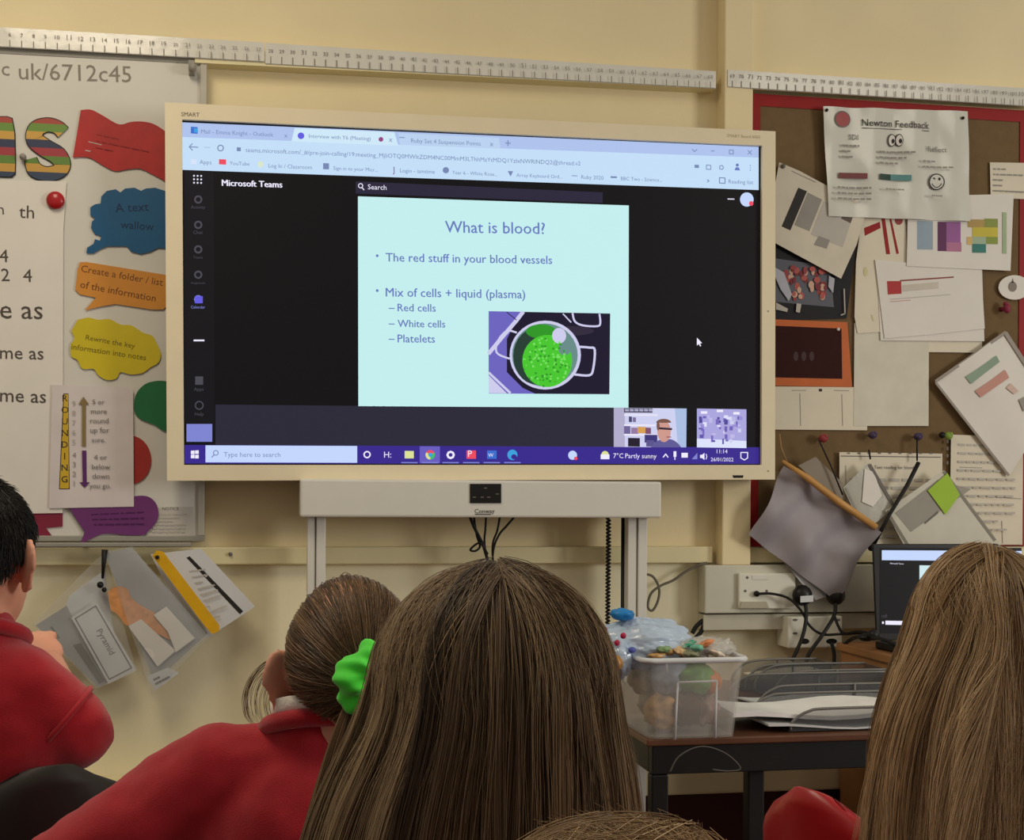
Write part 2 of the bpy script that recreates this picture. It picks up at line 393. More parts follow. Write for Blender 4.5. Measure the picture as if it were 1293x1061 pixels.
sheet('speech_bubble', 'orange speech bubble card about a folder of information', 'card shape', WB, ob, 0.004, M_orange, [('t', 'Create a folder / list', (102, 343), (205, 361), M_oink), ('t', 'of the information', (101, 363), (196, 381), M_oink)], group='card speech shapes')
yc = smooth2([(98, 404), (112, 401), (124, 404), (138, 403), (152, 410), (166, 411), (180, 420), (192, 424), (197, 432), (203, 446), (200, 458), (190, 464), (180, 471), (165, 473), (152, 470), (147, 478), (135, 480), (124, 474), (118, 466), (104, 466), (98, 455), (90, 450), (89, 436), (94, 428), (90, 418)], 3)
M_yink = m('olive_ink', (116, 104, 20), 0.5)
sheet('speech_bubble', 'yellow cloud shaped card below the orange speech bubble', 'card shape', WB, yc, 0.004, M_yellow, [('t', 'Rewrite the key', (108, 429), (170, 440), M_yink), ('t', 'information into notes', (90, 441), (184, 455), M_yink)], group='card speech shapes')
sheet('speech_bubble', 'dark green round card cut off behind the display edge', 'card shape', WB, smooth2([(178, 530), (170, 520), (171, 500), (182, 486), (198, 481), (214, 482)], 4) + [(214, 546), (206, 544), (196, 537)], 0.004, M_green, group='card speech shapes')
b = MB(); b.disc(WB, 164, 581, 27, 31, 0.0035, M_dred, 28, th=0.001); tag(b.build('speech_bubble'), 'dull red oval card behind the rounding sheet', 'card shape', 'card speech shapes')
pv = smooth2([(86, 640), (110, 636), (150, 630), (180, 626), (194, 632), (200, 645), (197, 660), (182, 676)], 4) + smooth2([(182, 676), (160, 676), (132, 674), (114, 681), (101, 688)], 3) + [(107, 672), (96, 655)]
sheet('speech_bubble', 'purple speech bubble card along the whiteboard bottom', 'card shape', WB, pv, 0.0078, M_purple, lines([(105, 645), (190, 640), (190, 668), (112, 668)], .1, .9, .1, .9, 3, m('purple_ink', (80, 34, 84), .5), .06, 5), group='card speech shapes')
sheet('card_star', 'maroon pointed card under the large white sheet', 'card shape', WB, [(30, 640), (79, 640), (79, 665), (58, 667), (69, 681), (45, 676), (30, 662)], 0.0032, M_maroon)
# big handwritten sheet
M_hand = m('marker_ink', (84, 76, 70), 0.6)
bs = [(-60, 226), (84, 229), (80, 290), (79, 648), (-60, 650)]
sheet('flipchart_sheet', 'large white sheet with handwritten words, held by red magnet', 'paper', WB, bs, 0.006, M_pap,
      [('c', 'h', 1, 271, 15, M_hand), ('t', 'th', (24, 275), (43, 276), M_hand), ('c', '4', 5, 331, 17, M_hand), ('c', '2', 7, 355, 17, M_hand), ('c', '4', 35, 356, 17, M_hand),
       ('t', 'e as', (0, 402), (54, 403), M_hand), ('t', 'me as', (0, 453), (55, 454), M_hand), ('t', 'me as', (0, 507), (58, 509), M_hand)], th=0.001)
for (u, v, r, mt, lb) in ((70, 253, 0.0215, m('red_magnet', (170, 30, 34), 0.3, coat=0.3), 'round red magnet at the corner of the large sheet'), (29, 198, 0.008, M_grey, 'small grey magnet between the two striped letters')):
    p = on_y(u, v, WY - 0.012); b = MB(); b.ball(p, (r, 0.011, r), mt, 20, 10); tag(b.build('magnet'), lb, 'magnet', 'board magnets')
# rounding sheet
RQ = [(66, 486), (168, 489), (169, 640), (62, 642)]
D = [('p', [(80, 497), (86.5, 497), (88, 618), (74.5, 618)], M_ink), ('p', [(81, 498), (86, 498), (87, 617), (75.5, 617)], m('gold_print', (206, 170, 50), 0.5))]
for i, ch in enumerate('ROUNDING'): D.append(('c', ch, 82.3 - i * .12, 507 + i * 14.6, 8.5, M_ink))
for i, ch in enumerate('98765'): D.append(('c', ch, 93.5, 513 + i * 12.2, 7, M_lgrey))
for i, ch in enumerate('4321'): D.append(('c', ch, 94, 578 + i * 12, 7, M_grey))
D += [('p', [(103.5, 564), (103.5, 511), (99, 511), (105.5, 501), (112.5, 511), (108.5, 511), (108.5, 564)], m('olive_arrow', (136, 118, 76), 0.5)), ('p', [(103.5, 569), (109, 569), (109.5, 609), (113.5, 609), (107, 616), (100.5, 609), (104.5, 609)], m('purple_arrow', (92, 46, 100), 0.5))]
for i, (s_, u0, u1) in enumerate((('5 or', 117, 132), ('more', 115, 135), ('round', 114, 137), ('up for', 114, 138), ('sure.', 116, 133))): D.append(('t', s_, (u0, 510.5 + i * 12), (u1, 510.5 + i * 12), M_mgrey))
for i, (s_, u0, u1) in enumerate((('4 or', 119, 135), ('below', 116, 139), ('down', 117, 138), ('you go.', 113, 140))): D.append(('t', s_, (u0, 580.5 + i * 12), (u1, 580.5 + i * 12), M_mgrey))
sheet('rounding_poster', 'white rounding sheet with up and down arrows', 'poster', WB, RQ, 0.0100, m('paper_pinkish', (214, 204, 202), 0.5), D)
Q = [(196, 641), (244, 640), (244, 677), (180, 677)]
sheet('notice_card', 'small pale typed card at the lower right whiteboard corner', 'card', WB, [(198, 641), (244, 640), (244, 677), (184, 677)], 0.0025, m('pale_card', (196, 190, 180), .5), [('t', 'NOTICE', (205, 644.5), (226, 644.5), M_mgrey)] + lines(Q, .15, .85, .2, .9, 6, M_lgrey, .05, 2))

# ---------------------------------------------------------------- packets hanging under the whiteboard
HP = wall_plane(3.352)
M_film = m('clear_film', (206, 208, 206), 0.22, var=0.04, scale=20, bump=0.25, bscale=18, alpha=0.13, spec=0.6)
M_greyp = m('grey_worksheet', (158, 158, 158), 0.5, var=0.05)
wv = lambda a, b: 0.004 * math.sin(a * 31 + b * 17) + 0.003 * math.sin(b * 43 - a * 11)
t = thing('hanging_packet', on_y(132, 700, 3.352), 'clear plastic packet with grey worksheet and white name card', 'packet', 'packets hanging under the whiteboard')
sheet('worksheet', None, None, HP, [(88, 752), (132, 720), (150, 842), (70, 800)], 0.000, M_pap2, parent=t)
GQ = [(45, 790), (84, 765), (136, 862), (124, 868)]
sheet('worksheet', None, None, HP, GQ, 0.004, M_greyp, [('p', [(63, 792), (66, 791), (76, 806), (73, 807)], M_mgrey), ('p', [(92, 815), (102, 812), (132, 860), (125, 864)], M_mgrey)], parent=t)
NQ = [(90, 780), (122, 760), (172, 846), (137, 864)]
sheet('name_card', None, None, HP, NQ, 0.012, M_pap2, [('s', [quad_uv(NQ, .1, .04), quad_uv(NQ, .9, .04), quad_uv(NQ, .9, .95), quad_uv(NQ, .1, .95)], 1.6, M_mgrey, True), ('t', 'Pyramid', quad_uv(NQ, .5, .32), quad_uv(NQ, .5, .68), M_mgrey)], parent=t)
sheet('plastic_sleeve', None, None, HP, [(41, 788), (131, 697), (172, 848), (122, 870)], 0.016, M_film, wave=wv, parent=t)
t = thing('hanging_packet', on_y(150, 720, 3.352), 'plastic packet with orange picture and white slips inside', 'packet', 'packets hanging under the whiteboard')
sheet('backing_sheet', None, None, HP, [(132, 698), (166, 692), (262, 800), (195, 862)], 0.018, M_greyp, parent=t)
sheet('orange_picture', None, None, HP, smooth2([(136, 748), (146, 741), (160, 743), (166, 755), (178, 765), (196, 775), (206, 788), (219, 797), (216, 808), (204, 803), (190, 796), (176, 786), (160, 790), (150, 778), (140, 770)], 3), 0.021, m('peach_print', (214, 148, 92), 0.5, var=.18, scale=60), parent=t)
sheet('paper_slip', None, None, HP, [(162, 791), (178, 782), (222, 822), (199, 842)], 0.023, M_pap, parent=t)
sheet('paper_slip', None, None, HP, [(194, 777), (210, 766), (246, 806), (222, 824), (212, 798)], 0.0245, M_pap, parent=t)
sheet('paper_slip', None, None, HP, [(186, 854), (212, 843), (226, 850), (196, 872)], 0.0245, M_pap2, lines([(192, 855), (212, 846), (216, 858), (198, 868)], 0, 1, .1, .9, 2, M_mgrey, .2, 3), parent=t)
sheet('plastic_sleeve', None, None, HP, [(131, 696), (167, 690), (264, 804), (192, 878)], 0.030, M_film, wave=wv, parent=t)
t = thing('hanging_packet', on_y(240, 700, 3.352), 'pale sheet with dark bar and yellow spine, tilted', 'packet', 'packets hanging under the whiteboard')
WQ = [(224, 702), (254, 694), (322, 766), (266, 800)]
sheet('worksheet', None, None, HP, [(190, 700), (254, 693), (322, 766), (262, 806), (236, 790)], 0.006, M_pap2,
      [('p', [(235.5, 704.5), (239.5, 702.5), (307, 772), (303, 776)], M_ink), ('p', [(257, 726), (259, 725), (262, 728), (260, 729)], M_pap2)] + lines([(232, 715), (262, 712), (300, 775), (272, 790)], .1, .8, .05, .95, 9, M_lgrey, .03, 8), parent=t)
b = MB(); b.poly(HP, [(192, 702), (198, 695), (206, 697), (277, 790), (277, 797), (268, 801), (258, 790)], 0.034, m('yellow_spine', (222, 170, 34), 0.25, var=.08, scale=30), 0.004); b.build('spine', t)
b = MB(); b.ball(HP.pt(*HP.px(200, 703), 0.037), 0.005, M_cab); b.build('rivet', t)
for (u0, v0, u1, v1, lb) in ((134, 694, 131, 730, 'black bulldog clip strap on the left hanging packet'),):
    b = MB(); b.tube([HP.pt(*HP.px(u0, v0), 0.024), HP.pt(*HP.px((u0 + u1) / 2, (v0 + v1) / 2), 0.028), HP.pt(*HP.px(u1, v1), 0.024)], [0.008, 0.005, 0.003], M_cab)
    b.ball(HP.pt(*HP.px(128, 738), 0.022), 0.008, M_cab); b.ball(HP.pt(*HP.px(133, 744), 0.024), 0.006, M_cab); tag(b.build('bulldog_clip'), lb, 'clip')
b = MB(); b.ball(on_y(223, 703, 3.375), (0.006, 0.014, 0.006), M_cab); tag(b.build('push_pin'), 'small dark pin in the dado above the tilted sheet', 'pin')
b = MB(); b.ball(on_y(291, 700, 3.386), (0.005, 0.005, 0.005), M_mgrey); tag(b.build('screw_head'), 'small dull screw head in the cream dado rail', 'screw')

# ---------------------------------------------------------------- the interactive display
rot, tilt, yaw = 0.0097, 0.0142, -0.0011; DW, DH = 1.51577, 0.8906
dex = Vector((math.cos(rot), yaw, math.sin(rot))); dez = Vector((-math.sin(rot), -math.sin(tilt), math.cos(tilt)))
DC = Vector((0.53139, 3.27, 1.63893)); DP = Plane(DC, dex, dez)
t = thing('interactive_display', DC - DP.ez * DH / 2 + Vector((0, 0.04, 0)), 'large cream framed wall display showing a slide about blood', 'display')
def dslab(b, a0, b0, a1, b1, off, th, mat): return b.slab([DP.pt(a0, b0, off), DP.pt(a1, b0, off), DP.pt(a1, b1, off), DP.pt(a0, b1, off)], DP.n, th, mat)
iTL, iTR, iBR, iBL = [Vector(DP.px(u, v)) for u, v in ((229.5, 151.5), (963, 183), (961.5, 587), (232.5, 587.5))]
x0 = (iTL.x + iBL.x) / 2; x1 = (iTR.x + iBR.x) / 2; y0 = (iBL.y + iBR.y) / 2; y1 = (iTL.y + iTR.y) / 2
b = MB(); hw, hh = DW / 2, DH / 2
fr = [[(-hw, -hh), (hw, -hh), (hw, hh), (-hw, hh)], [(x0, y0), (x1, y0), (x1, y1), (x0, y1)]]
V = [DP.pt(a_, b_, 0) for a_, b_ in fr[0]] + [DP.pt(a_, b_, 0) for a_, b_ in fr[1]] + [DP.pt(a_, b_, -0.05) for a_, b_ in fr[0]] + [DP.pt(a_, b_, -0.012) for a_, b_ in fr[1]]
F = []
for i in range(4):
    j = (i + 1) % 4; F += [(i, j, 4 + j, 4 + i), (8 + i, 8 + j, j, i), (4 + i, 4 + j, 12 + j, 12 + i), (12 + i, 12 + j, 8 + j, 8 + i)]
b.add(V, F, M_bez)
b.text(DP, 'SMART', (229, 146.5), (252, 147.5), 0.0006, M_mgrey)
b.text(DP, 'SMART Board 6065', (918, 173), (960, 175), 0.0006, m('faint_mark', (196, 182, 150), .5)); b.poly(DP, [(925, 600.3), (939, 600.3), (938, 603.6), (926, 603.6)], 0.0006, M_blk)
b.disc(DP, 970, 393, 1.1, 1.1, 0.0006, M_grey); b.disc(DP, 970, 595, 1.1, 1.1, 0.0006, M_grey)
b.build('frame', t, bevel=0.002)
b = MB(); dslab(b, -hw + 0.03, -hh + 0.03, hw - 0.03, hh - 0.03, -0.0505, 0.035, M_blk); b.build('rear_housing', t, bevel=0.004)
# screen glass: everything below is what the panel is showing, so it gives off light
E_blk = em('screen_black', (20, 18, 22), .5); E_side = em('screen_side', (25, 24, 30), .6); E_strip = em('screen_strip', (44, 42, 58), .9)
E_tab = em('screen_tab', (174, 194, 236)); E_bar = em('screen_bar', (196, 222, 248)); E_tabon = em('screen_tab_open', (206, 232, 248)); E_slide = em('screen_slide', (196, 238, 238)); E_txt = em('screen_text', (104, 122, 190)); E_dtx = em('screen_dim_text', (118, 136, 178)); E_wht = em('screen_white', (240, 236, 255))
E_srch = em('screen_search', (196, 214, 252)); E_task = em('screen_task', (56, 40, 140)); E_taskhi = em('screen_task_open', (104, 92, 190)); E_lil = em('screen_lilac', (126, 132, 208)); E_gry = em('screen_grey', (74, 72, 82)); E_red = em('screen_red', (236, 76, 96)); E_blu = em('screen_blue', (58, 110, 206)); E_yel = em('screen_yellow', (220, 224, 150)); E_grn = em('screen_green', (70, 186, 110)); E_teal = em('screen_teal', (60, 160, 220)); E_vio = em('screen_violet', (98, 92, 222)); E_hdr = em('screen_header', (44, 40, 62), .9); E_mag = em('screen_magenta', (150, 70, 130))
b = MB(); dslab(b, x0 - 0.004, y0 - 0.004, x1 + 0.004, y1 + 0.004, -0.0125, 0.006, E_blk); scr = b.build('screen_panel', t)
S0 = -0.0119
def T(b, s, u0, v0, u1, v1, mat, o=S0 + 0.0012): return b.text(DP, s, (u0, v0), (u1, v1), o, mat)
def Pq(b, pts, mat, o=S0): return b.poly(DP, pts, o, mat)
# browser bar (tab row, address row, bookmark row)
b = MB()
Pq(b, [(230, 154.5), (958, 185.5), (958, 199), (230, 173)], E_tab); Pq(b, [(230, 173), (958, 199), (958, 240), (230, 214.5)], E_bar)
Pq(b, [(372, 161.5), (498, 167), (503, 184), (368, 178.5)], E_tabon, S0 + .0004); Pq(b, [(503, 168), (630, 174), (632, 188), (505, 183)], em('screen_tab_next', (186, 210, 240)), S0 + .0004)
T(b, 'Mail - Emma Knight - Outlook', 254, 168.5, 345, 172.5, E_dtx); T(b, 'x', 359, 173.5, 363, 173.7, E_dtx); T(b, 'Interview with Y6 (Meeting)', 390, 174, 468, 177.5, E_dtx); T(b, 'x', 491, 179, 495.5, 179.2, E_dtx); T(b, 'Ruby Set 4 Suspension Points', 519, 180, 607, 184, E_dtx); T(b, 'x', 618.5, 184.5, 623, 184.7, E_dtx); T(b, '+', 638, 186, 645, 186.3, E_dtx)
Pq(b, [(241, 160), (249.5, 160.5), (249.5, 169), (241, 168.5)], E_blu, S0 + .001); Pq(b, [(245, 162), (250, 162.3), (250, 167.5), (245, 167)], E_teal, S0 + .0016)
b.disc(DP, 380, 171.5, 4.2, 4.2, S0 + .001, E_vio); b.disc(DP, 481, 176, 3, 3, S0 + .001, E_mag)
Pq(b, [(504, 173), (511, 173.3), (511, 174.3), (504, 174)], E_dtx, S0 + .001)
for c_ in ([(250, 186), (239, 185.5)], [(243, 181.5), (239, 185.5), (243, 189.8)]): b.stroke(DP, c_, 1.2, S0 + .001, E_dtx)
b.stroke(DP, [(258, 186), (265, 186.3)], 1.0, S0 + .001, em('screen_faint', (170, 190, 222))); b.ring(DP, 278.5, 187, 3.6, 1.3, S0 + .001, E_dtx); Pq(b, [(299, 186), (304, 186.2), (304, 191), (299, 190.8)], E_dtx, S0 + .001)
T(b, 'teams.microsoft.com/_#/pre-join-calling/19:meeting_MjliOTQ0MWItZDM4NC00MmM3LThhMzYtMDQ1YzIxNWRlNDQ2@thread.v2', 310, 192, 733, 209, E_dtx)
Pq(b, [(241, 201), (248, 201.2), (248, 207.5), (241, 207.2)], em('screen_pale', (214, 226, 250)), S0 + .001); T(b, 'Apps', 252, 207, 267, 207.6, E_dtx); Pq(b, [(276.5, 201), (285.5, 201.4), (285.5, 208), (276.5, 207.6)], E_red, S0 + .001); T(b, 'YouTube', 290, 208.3, 315, 209.3, E_dtx)
b.disc(DP, 329, 207.5, 3.5, 4, S0 + .001, em('screen_pale_yellow', (216, 230, 200))); T(b, 'Log In / Classroom', 339, 211.5, 394, 213.8, E_dtx); Pq(b, [(408, 206), (415.5, 206.3), (415.5, 214), (408, 213.7)], E_dtx, S0 + .001); T(b, 'Sign in to your Micr...', 421, 214.5, 477, 216.8, E_dtx); b.glyph(DP, 'J', 497, 218, 7.5, S0 + .0012, E_mag); T(b, 'Login - iamtime', 505, 217.6, 549, 219.4, E_dtx)
b.disc(DP, 563, 215, 4, 4, S0 + .001, E_dtx); T(b, 'Year 6 - White Rose...', 571, 220, 628, 222.4, E_dtx); Pq(b, [(641, 216), (648, 216.3), (644.7, 223)], E_dtx, S0 + .001); T(b, 'Array Keyboard Ord...', 652, 223.3, 710, 225.5, E_dtx); Pq(b, [(722, 221.4), (729, 221.7), (729, 222.6), (722, 222.4)], E_dtx, S0 + .001); T(b, 'Ruby 2020', 734, 225.8, 762, 227, E_dtx); Pq(b, [(771, 222.5), (779, 222.8), (779, 225), (771, 224.8)], E_dtx, S0 + .001); T(b, 'BBC Two - Science...', 784, 227.6, 836, 229.6, E_dtx)
b.stroke(DP, [(874, 188.5), (877, 191.5), (880, 188.8)], 1, S0 + .001, E_dtx); b.stroke(DP, [(898, 190.6), (902, 190.8)], 1, S0 + .001, E_dtx); b.stroke(DP, [(921, 189.5), (926, 189.7), (926, 194.5), (921, 194.3)], 1, S0 + .001, E_dtx, True)
for c_ in ([(944.5, 190), (949, 195)], [(949, 190.2), (944.5, 194.8)]): b.stroke(DP, c_, 1, S0 + .001, E_dtx)
Pq(b, [(877, 208), (882.5, 208.2), (882.5, 212.3), (877, 212)], E_dtx, S0 + .001); b.stroke(DP, [(892, 208.5), (897.5, 208.8), (897.5, 214), (892, 213.8)], 1, S0 + .001, E_dtx, True); b.ring(DP, 911, 211.5, 2.8, 1, S0 + .001, E_dtx, 5); b.disc(DP, 931, 208.5, 1.9, 2, S0 + .001, E_txt); Pq(b, [(927.5, 215), (934.5, 215.3), (933, 211.5), (929, 211.3)], E_txt, S0 + .001)
for k in (209, 212, 215): b.disc(DP, 947.5, k, .7, .7, S0 + .001, E_dtx, 8)
b.stroke(DP, [(893, 227), (895.5, 228.5), (893, 230)], 1, S0 + .001, E_dtx); b.stroke(DP, [(908.5, 224.5), (915.5, 224.8), (915.5, 231.5), (908.5, 231.2)], 1.2, S0 + .001, E_dtx, True); T(b, 'Reading list', 920, 231.6, 951, 232.8, E_dtx)
b.build('browser_bar', scr)
# call window: header, side rail, bottom strip
b = MB(); Pq(b, [(449, 229), (761, 243), (761, 256.3), (449, 244.5)], E_hdr); b.ring(DP, 455.3, 234.6, 2.7, 1, S0 + .001, E_wht); b.stroke(DP, [(457.2, 237), (459.5, 239.8)], 1.2, S0 + .001, E_wht); T(b, 'Search', 464.5, 239, 488, 239.9, E_wht)
b.build('search_box', scr); b = MB()
T(b, 'Microsoft Teams', 280, 234.5, 356, 236.8, E_wht)
b.text(DP, 'Microsoft Teams', (280.7, 234.7), (356.7, 237), S0 + .0015, E_wht)
b.build('call_title', scr); b = MB()
for i in range(3):
    for j in range(3): b.disc(DP, 245 + i * 4.5, 222 + j * 4.4 + i * .12, 1.2, 1.2, S0 + .001, E_wht, 8)
b.build('menu_dots', scr); b = MB()
b.disc(DP, 943, 252, 8.6, 9, S0 + .001, E_srch); b.disc(DP, 948.5, 257, 2.8, 3, S0 + .0015, E_red)
b.stroke(DP, [(919, 251.3), (927, 251.5)], 1.2, S0 + .001, E_wht)
b.build('profile_badge', scr)
b = MB(); Pq(b, [(231.5, 216), (270, 217.5), (271, 535), (233, 535)], E_side, S0 + .0001); Pq(b, [(235.5, 535.5), (268, 535.5), (268, 558), (235.5, 558)], E_lil, S0 + .0006)
for (v, lb, mt) in ((255, 'Activity', E_gry), (287, 'Chat', E_gry), (318, 'Teams', E_gry), (350, 'Assignments', E_gry), (381, 'Calendar', E_lil)):
    b.ring(DP, 250.3, v - 3, 4.2, 2.2, S0 + .0006, mt, 10); hwid = 9 if len(lb) > 5 else 6; T(b, lb, 250 - hwid, v + 8.5, 250 + hwid, v + 8.6, mt)
Pq(b, [(246, 374), (256, 374), (256, 383), (246, 383)], E_vio, S0 + .0008)
Pq(b, [(244.5, 429), (258, 429), (258, 431), (244.5, 431)], E_wht, S0 + .0006)
Pq(b, [(246.5, 475.5), (256.5, 475.5), (256.5, 486), (246.5, 486)], E_gry, S0 + .0006); T(b, 'Apps', 245, 493.5, 257, 493.5, E_gry); b.ring(DP, 251.5, 512, 5, 1.5, S0 + .0006, E_gry, 12); T(b, 'Help', 246, 525, 257, 525, E_gry)
b.build('side_rail', scr)
b = MB(); Pq(b, [(272, 511), (775, 515.5), (775, 565), (272, 562)], E_strip); b.build('participant_strip', scr)
# slide
b = MB(); Pq(b, [(452, 248), (794, 259.5), (793.5, 515), (452.5, 513)], E_slide)
o = S0 + .0012
for s_, u0, v0, u1, v1 in (('What is blood?', 562, 293.5, 688, 295.5), ('The red stuff in your blood vessels', 487, 330, 697, 333.3), ('Mix of cells + liquid (plasma)', 487, 374.3, 663, 376.8), ('Red cells', 502, 393, 550, 393.6), ('White cells', 502, 413, 562, 413.6), ('Platelets', 502, 432.3, 549, 432.7)):
    T(b, s_, u0, v0, u1, v1, E_txt)
    b.text(DP, s_, (u0 + .35, v0 + .2), (u1 + .35, v1 + .2), o + .0003, E_txt)
for v in (323, 367): b.disc(DP, 476.3, v, 1.8, 1.8, o, E_txt, 10)
for v in (389.5, 409.2, 428.5): b.stroke(DP, [(491, v), (498, v + .1)], 1.2, o, E_txt)
b.build('slide', scr)
# photograph of a pan of peas on the slide
E_ph = [em('photo_dark', (26, 20, 44)), em('photo_violet', (108, 100, 190)), em('photo_rim', (206, 204, 236)), em('photo_steel', (104, 140, 136)), em('photo_green', (72, 198, 46)), em('photo_green_deep', (46, 150, 36)), em('photo_green_pale', (120, 222, 96)), em('photo_shadow', (36, 60, 50))]
b = MB(); o = S0 + .0012
Pq(b, [(617, 393), (770.5, 396), (769.5, 498), (617, 497)], E_ph[0], o)
Pq(b, [(617, 393), (660, 394), (650, 408), (640, 428), (640, 470), (660, 490), (676, 497.4), (617, 497)], E_ph[1], o + .0003)
b.stroke(DP, [(617.5, 446), (634, 426), (652, 405), (660, 394.5)], 5, o + .0005, E_ph[2]); b.stroke(DP, [(617.5, 471), (644, 496)], 3, o + .0005, E_ph[2]); Pq(b, [(617, 474), (640, 496.8), (617, 496.6)], E_ph[2], o + .0004)
b.stroke(DP, [(640, 394.5), (652, 404)], 1, o + .0006, E_ph[0])
b.stroke(DP, smooth2([(652, 420), (640, 418), (629, 430), (627, 445), (640, 452), (648, 453)], 4), 2.4, o + .0007, E_ph[2])
b.stroke(DP, smooth2([(730, 438), (744, 439), (751, 442), (749, 466), (744, 474), (726, 473)], 4), 2.8, o + .0007, E_ph[2])
b.stroke(DP, smooth2([(723, 396), (726, 406), (736, 411), (754, 412), (758, 408), (757, 397)], 4), 2.4, o + .0007, E_ph[2]); b.stroke(DP, [(711, 396.5), (721, 407)], 1.6, o + .0007, E_ph[2]); b.disc(DP, 722, 418, 28, 6, o + .0005, em('photo_brown', (48, 40, 60)))
b.disc(DP, 688.5, 448.5, 45, 43.5, o + .0008, E_ph[2], 36); b.disc(DP, 688, 448.5, 41.5, 40, o + .001, E_ph[3], 36)
b.disc(DP, 678, 450, 30, 36, o + .0011, E_ph[7], 28); b.disc(DP, 683, 418.5, 19, 9, o + .00115, E_ph[5], 20); b.disc(DP, 691, 456, 31.5, 33, o + .0012, E_ph[4], 30); b.disc(DP, 706, 424, 9, 10, o + .0013, E_ph[2], 14); b.disc(DP, 713, 440, 8, 9, o + .00125, E_ph[3], 14)
rr = random.Random(5)
for i in range(170):
    a_ = rr.uniform(0, 6.283); r_ = math.sqrt(rr.random()); b.disc(DP, 690 + 29 * r_ * math.cos(a_), 457 + 31 * r_ * math.sin(a_), 1.6, 1.5, o + .0014 + i * 1e-6, rr.choice([E_ph[5], E_ph[6], E_ph[4]]), 7)
b.build('slide_photo', scr)
# video tiles
b = MB(); o = S0 + .0012
Pq(b, [(775, 515), (867, 516), (866.5, 565), (775, 564.5)], em('tile_wall', (206, 208, 240)), o); Pq(b, [(775, 515), (789, 515.2), (789, 564.6), (775, 564.5)], em('tile_side', (176, 172, 202)), o + .0002); Pq(b, [(852, 516), (867, 516), (866.5, 565), (856, 565)], em('tile_door', (170, 190, 226)), o + .0002)
for i, (u0, v0, u1, v1, c_) in enumerate([(788, 515.5, 824, 521, (64, 56, 76)), (788, 523, 830, 525, (232, 228, 246)), (794, 526, 798, 533, (70, 66, 110)), (799, 527, 803, 533, (120, 110, 150)), (788, 536, 828, 538, (236, 232, 248)), (788, 538, 796, 548, (112, 100, 150)), (797, 540, 806, 548, (150, 120, 160)), (805, 539, 815, 547, (214, 160, 80)), (815, 540, 822, 548, (130, 80, 110)), (788, 548, 830, 550, (236, 232, 248)), (793, 553, 808, 564, (34, 28, 44)), (814, 549, 830, 559, (60, 54, 120)), (816, 556, 826, 564, (90, 84, 140))]):
    Pq(b, [(u0, v0), (u1, v0 + .3), (u1, v1 + .3), (u0, v1)], em('tile_%d' % i, c_), o + .0004 + i * 1e-5)
for c_ in range(6): b.stroke(DP, [(790 + c_ * 6, 518), (793.5 + c_ * 6, 518.2)], 3, o + .0008, em('tile_books', (170, 168, 200)))
b.poly(DP, smooth2([(822, 565), (828, 558), (836, 555), (848, 555), (856, 560), (860, 565)], 4), o + .0009, em('tile_shirt', (96, 90, 150)))
b.disc(DP, 838.5, 545, 8.5, 13.5, o + .001, em('tile_skin', (206, 152, 140)), 20); b.disc(DP, 838, 534, 9.5, 5, o + .0011, em('tile_hair', (120, 84, 70)), 16, math.pi, 2 * math.pi); b.disc(DP, 831, 538, 2, 6, o + .0011, em('tile_hair', (120, 84, 70)), 10)
b.stroke(DP, [(833, 541), (848, 542)], 2.6, o + .0013, em('tile_glasses', (52, 38, 56))); b.stroke(DP, [(842, 552), (847, 552)], 1.4, o + .0013, em('tile_mouth', (150, 84, 90)))
b.build('video_tile', scr)
b = MB()
Pq(b, [(880, 516), (942.5, 517), (942.5, 566), (880, 565)], em('tile_room', (170, 166, 222)), o); Pq(b, [(880, 554), (942.5, 557), (942.5, 566), (880, 565)], em('tile_table', (220, 226, 250)), o + .0002)
rr = random.Random(9)
for i in range(46):
    u, v = rr.uniform(882, 938), rr.uniform(524, 556); w_, h_ = rr.uniform(2, 6), rr.uniform(2, 7)
    Pq(b, [(u, v), (u + w_, v), (u + w_, v + h_), (u, v + h_)], em('tile_bit_%d' % (i % 8), [(120, 104, 190), (96, 84, 170), (206, 206, 240), (150, 140, 210), (190, 184, 232), (110, 96, 180), (224, 224, 250), (80, 70, 150)][i % 8]), o + .0004 + i * 1e-6)
for (u, v) in ((889, 521), (909, 519), (930, 522)): Pq(b, [(u - 4, v - 1.5), (u + 4, v - 1.5), (u + 4, v + 1.5), (u - 4, v + 1.5)], E_wht, o + .0006)
b.build('video_tile', scr)
# taskbar
b = MB(); Pq(b, [(233, 562), (958.5, 565), (958.5, 586), (233, 585.5)], E_task, S0 + .0001); Pq(b, [(259.5, 562.5), (451, 563.3), (451, 584.5), (259.5, 584)], E_srch, S0 + .0005)
for i, (du, dv) in enumerate(((0, 0), (5.3, -.3), (0, 5.2), (5.3, 5.4))): Pq(b, [(241 + du, 569.3 + dv), (245.6 + du, 569 + dv), (245.6 + du, 573.6 + dv), (241 + du, 573.6 + dv)], E_wht, S0 + .001)
b.ring(DP, 272.5, 572, 3, 1.1, S0 + .001, E_dtx); b.stroke(DP, [(270.3, 574.5), (267.5, 577.5)], 1.3, S0 + .001, E_dtx); T(b, 'Type here to search', 282.5, 577, 354, 577.3, E_dtx)
b.ring(DP, 463.5, 574.2, 3.8, 1.7, S0 + .001, E_wht); T(b, 'H:', 485, 578, 494, 578, E_wht); Pq(b, [(511, 569.5), (522.5, 569.7), (522.5, 579), (511, 579)], E_yel, S0 + .001)
Pq(b, [(530, 563.6), (555.5, 563.8), (555.5, 585), (530, 585)], E_taskhi, S0 + .0005)
for k, mt in ((0, E_red), (1, E_grn), (2, E_yel)): b.disc(DP, 543.3, 574.5, 6, 6, S0 + .001, mt, 10, 2.0944 * k - 2.6, 2.0944 * (k + 1) - 2.6)
